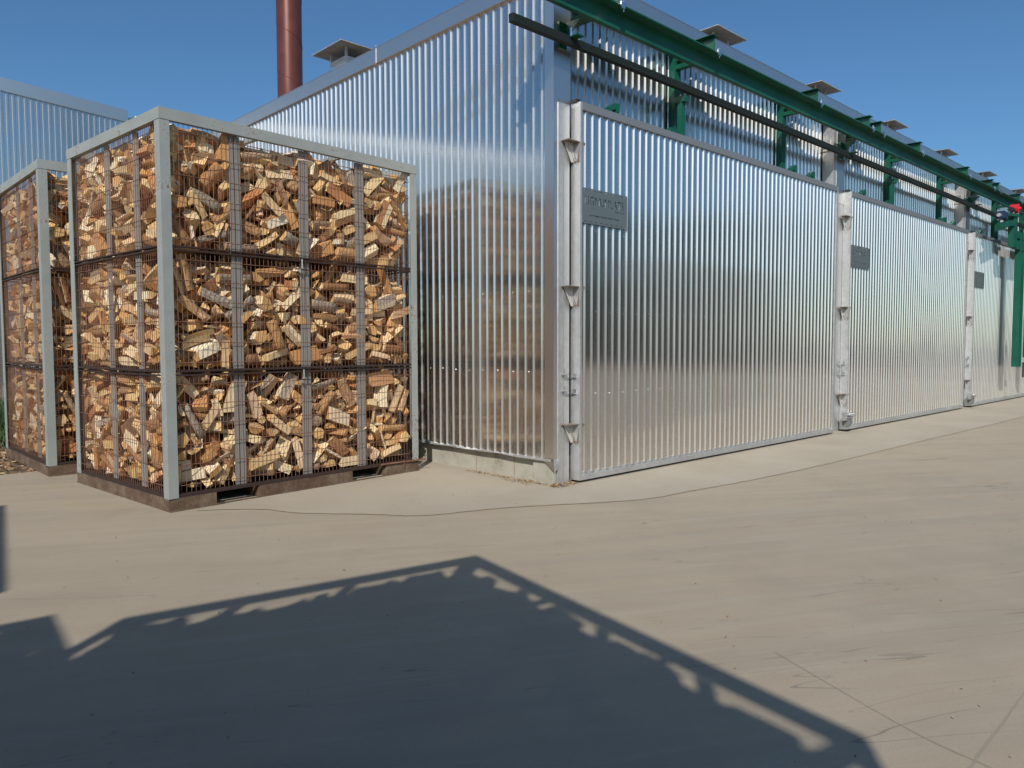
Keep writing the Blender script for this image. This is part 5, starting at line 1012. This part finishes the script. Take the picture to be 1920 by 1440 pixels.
for rec in REC[:300]:
    v, L = log_local(rec); o = bpy.data.objects.new("split_log", VM[v]); COL.objects.link(o); o.matrix_world = X1 @ L
    u, w = L.translation.x, L.translation.y; t = TN[rec[0]]
    if u < .5 and w > .22 or (u < .12): s = "%s part of the narrow side mesh" % ("far" if w > 1.28 else "middle" if w > .62 else "near")
    else: s = ("long side panel by near corner" if u < .70 else "long side, second panel from corner" if u < 1.425 else "long side, third panel from corner" if u < 2.10 else "long side, panel at right end")
    tag(o, "split log, %s tier, nearest crate, %s" % (t, s), "log", "split logs, %s tier, %s" % (t, s))
def merged(recs, extra, name):
    """one mesh of many logs"""
    b = []
    for rec in recs: b.append(log_local(rec))
    b += extra
    vs = []; fs = []; mi = []; uvs = []
    cache = []
    for me in VM:
        uvl = me.uv_layers["UVMap"].data
        cache.append(([v.co.copy() for v in me.vertices], [list(p.vertices) for p in me.polygons], [p.material_index for p in me.polygons], [tuple(u.uv) for u in uvl]))
    for v, L in b:
        c = cache[v]; o = len(vs); vs += [tuple(L @ p) for p in c[0]]; fs += [[i+o for i in f] for f in c[1]]; mi += c[2]; uvs += c[3]
    me = bpy.data.meshes.new(name); me.from_pydata(vs, [], fs); me.polygons.foreach_set("material_index", mi)
    for k in ('wood','end','bark'): me.materials.append(M[k])
    l = me.uv_layers.new(name="UVMap"); l.data.foreach_set("uv", [c for u in uvs for c in u]); me.update(); return me
rc = random.Random(9); core = []
for t in range(3):
    for k in range(420):
        u = rc.uniform(.66, 2.62); w = rc.uniform(.66, 1.92)
        if k < 60: w = rc.uniform(1.88, 2.0); u = rc.uniform(.15, 2.7)
        elif k < 120: u = rc.uniform(2.58, 2.7); w = rc.uniform(.15, 2.0)
        z = TZ[t]+rc.uniform(.04, .86 if t < 2 else .93)
        q = Quaternion((rc.gauss(0,1), rc.gauss(0,1), rc.gauss(0,1), rc.gauss(0,1))).normalized()
        e = Vector((1,0,0)); e.rotate(q)
        big = Matrix.Scale(1.55 if k >= 120 else 1., 4)
        core.append((rc.randrange(NV), Matrix.Translation((min(max(u,.08+abs(e.x)*.14),2.77-abs(e.x)*.14), min(max(w,.08+abs(e.y)*.14),2.08-abs(e.y)*.14), max(z, TZ[t]+.05+abs(e.z)*.13))) @ q.to_matrix().to_4x4() @ big))
for k in range(440):            # crown of the heap: logs right up under the top frame
    side = k % 4; u = rc.uniform(.16, 2.66); w = rc.uniform(.16, 1.96)
    if side == 0 and u > .75: w = rc.uniform(.2, .5) if k % 8 else w
    elif side == 1: u = rc.uniform(2.3, 2.64)
    elif side == 2: w = rc.uniform(1.75, 1.97)
    elif side == 3: u = rc.uniform(.16, .4)
    q = Quaternion((0,0,1), rc.uniform(0, pi)) @ Quaternion((0,1,0), rc.gauss(0,.3)) @ Quaternion((1,0,0), rc.uniform(0,6.28))
    e = Vector((1,0,0)); e.rotate(q)
    core.append((rc.randrange(NV), Matrix.Translation((min(max(u,.1+abs(e.x)*.14),2.74-abs(e.x)*.14), min(max(w,.1+abs(e.y)*.14),2.05-abs(e.y)*.14), TZ[2]+rc.uniform(.70,.955))) @ q.to_matrix().to_4x4()))
def edge_logs(front, back):          # the last rows of logs lying along the edge
    out = []
    for z in (3.11, 3.20, 3.265):
        for ax, L0, fixed in ((0,GW,front),(0,GW,GD-back),(1,GD,front),(1,GD,GW-back)):
            s = .22
            while s < L0-.18:
                p = (s, fixed+rc.uniform(-.01,.02)) if ax == 0 else (fixed+rc.uniform(-.01,.02), s)
                q = Quaternion((0,0,1), (0 if ax == 0 else pi/2)+rc.gauss(0,.08)) @ Quaternion((0,1,0), rc.gauss(0,.12)) @ Quaternion((1,0,0), rc.uniform(0,6.28))
                out.append((rc.randrange(NV), Matrix.Translation((p[0],p[1],z+rc.uniform(-.04,.03))) @ q.to_matrix().to_4x4())); s += rc.uniform(.20,.30)
    return out
edge_near = edge_logs(.145, .12); edge_full = edge_logs(.12, .12)
for k in range(520):            # thin slivers and offcuts caught between the logs
    z = TZ[k % 3]+rc.uniform(.02,.93)
    if k % 5 < 3: p = (rc.uniform(.14,2.68), rc.uniform(.085,.26))
    else: p = (rc.uniform(.085,.26), rc.uniform(.14,2.0))
    q = Quaternion((rc.gauss(0,1), rc.gauss(0,1), rc.gauss(0,1), rc.gauss(0,1))).normalized(); e = Vector((1,0,0)); e.rotate(q)
    sc = Matrix.Diagonal((rc.uniform(.6,1.), rc.uniform(.22,.45), rc.uniform(.28,.6), 1))
    if (k % 5 < 3 and abs(e.y)*.14 > p[1]-.05) or (k % 5 >= 3 and abs(e.x)*.14 > p[0]-.05): continue
    core.append((rc.choice((0,2,4,5,7,9,10,12,14)), Matrix.Translation((p[0],p[1],max(z,TZ[k%3]+.02+abs(e.z)*.13))) @ q.to_matrix().to_4x4() @ sc))
o = bpy.data.objects.new("firewood", merged(REC[300:], core+edge_near, "firewood")); COL.objects.link(o)
o.location = CR.location; o.rotation_euler.z = .0875
tag(o, "deeper jumble of split firewood filling the nearest wire crate behind its front logs", "firewood", kind='stuff')
more = []
for k in range(300):
    q = Quaternion((rc.gauss(0,1), rc.gauss(0,1), rc.gauss(0,1), rc.gauss(0,1))).normalized(); e = Vector((1,0,0)); e.rotate(q)
    more.append((rc.randrange(NV), Matrix.Translation((min(max(rc.uniform(.1,1.2),.09+abs(e.x)*.14),2.7), min(rc.uniform(1.2,2.05),2.07-abs(e.y)*.14), TZ[2]+rc.uniform(.15,.86))) @ q.to_matrix().to_4x4()))
full = merged(REC, core+edge_full+more, "firewood_full")
labs = ("jumble of split firewood filling the second crate at the left edge", "split firewood filling the crate that casts the large pointed shadow",
        "split firewood filling the crate that shades the lower left corner", "split firewood filling the crate that shades the left edge")
for c, lab in zip(CRATES[1:], labs):
    o = bpy.data.objects.new("firewood", full); COL.objects.link(o); o.location = c.location; o.rotation_euler = c.rotation_euler
    o.location.z = .12 if "lower left" in lab else .0 if "pointed" in lab else 0
    tag(o, lab, "firewood", kind='stuff')
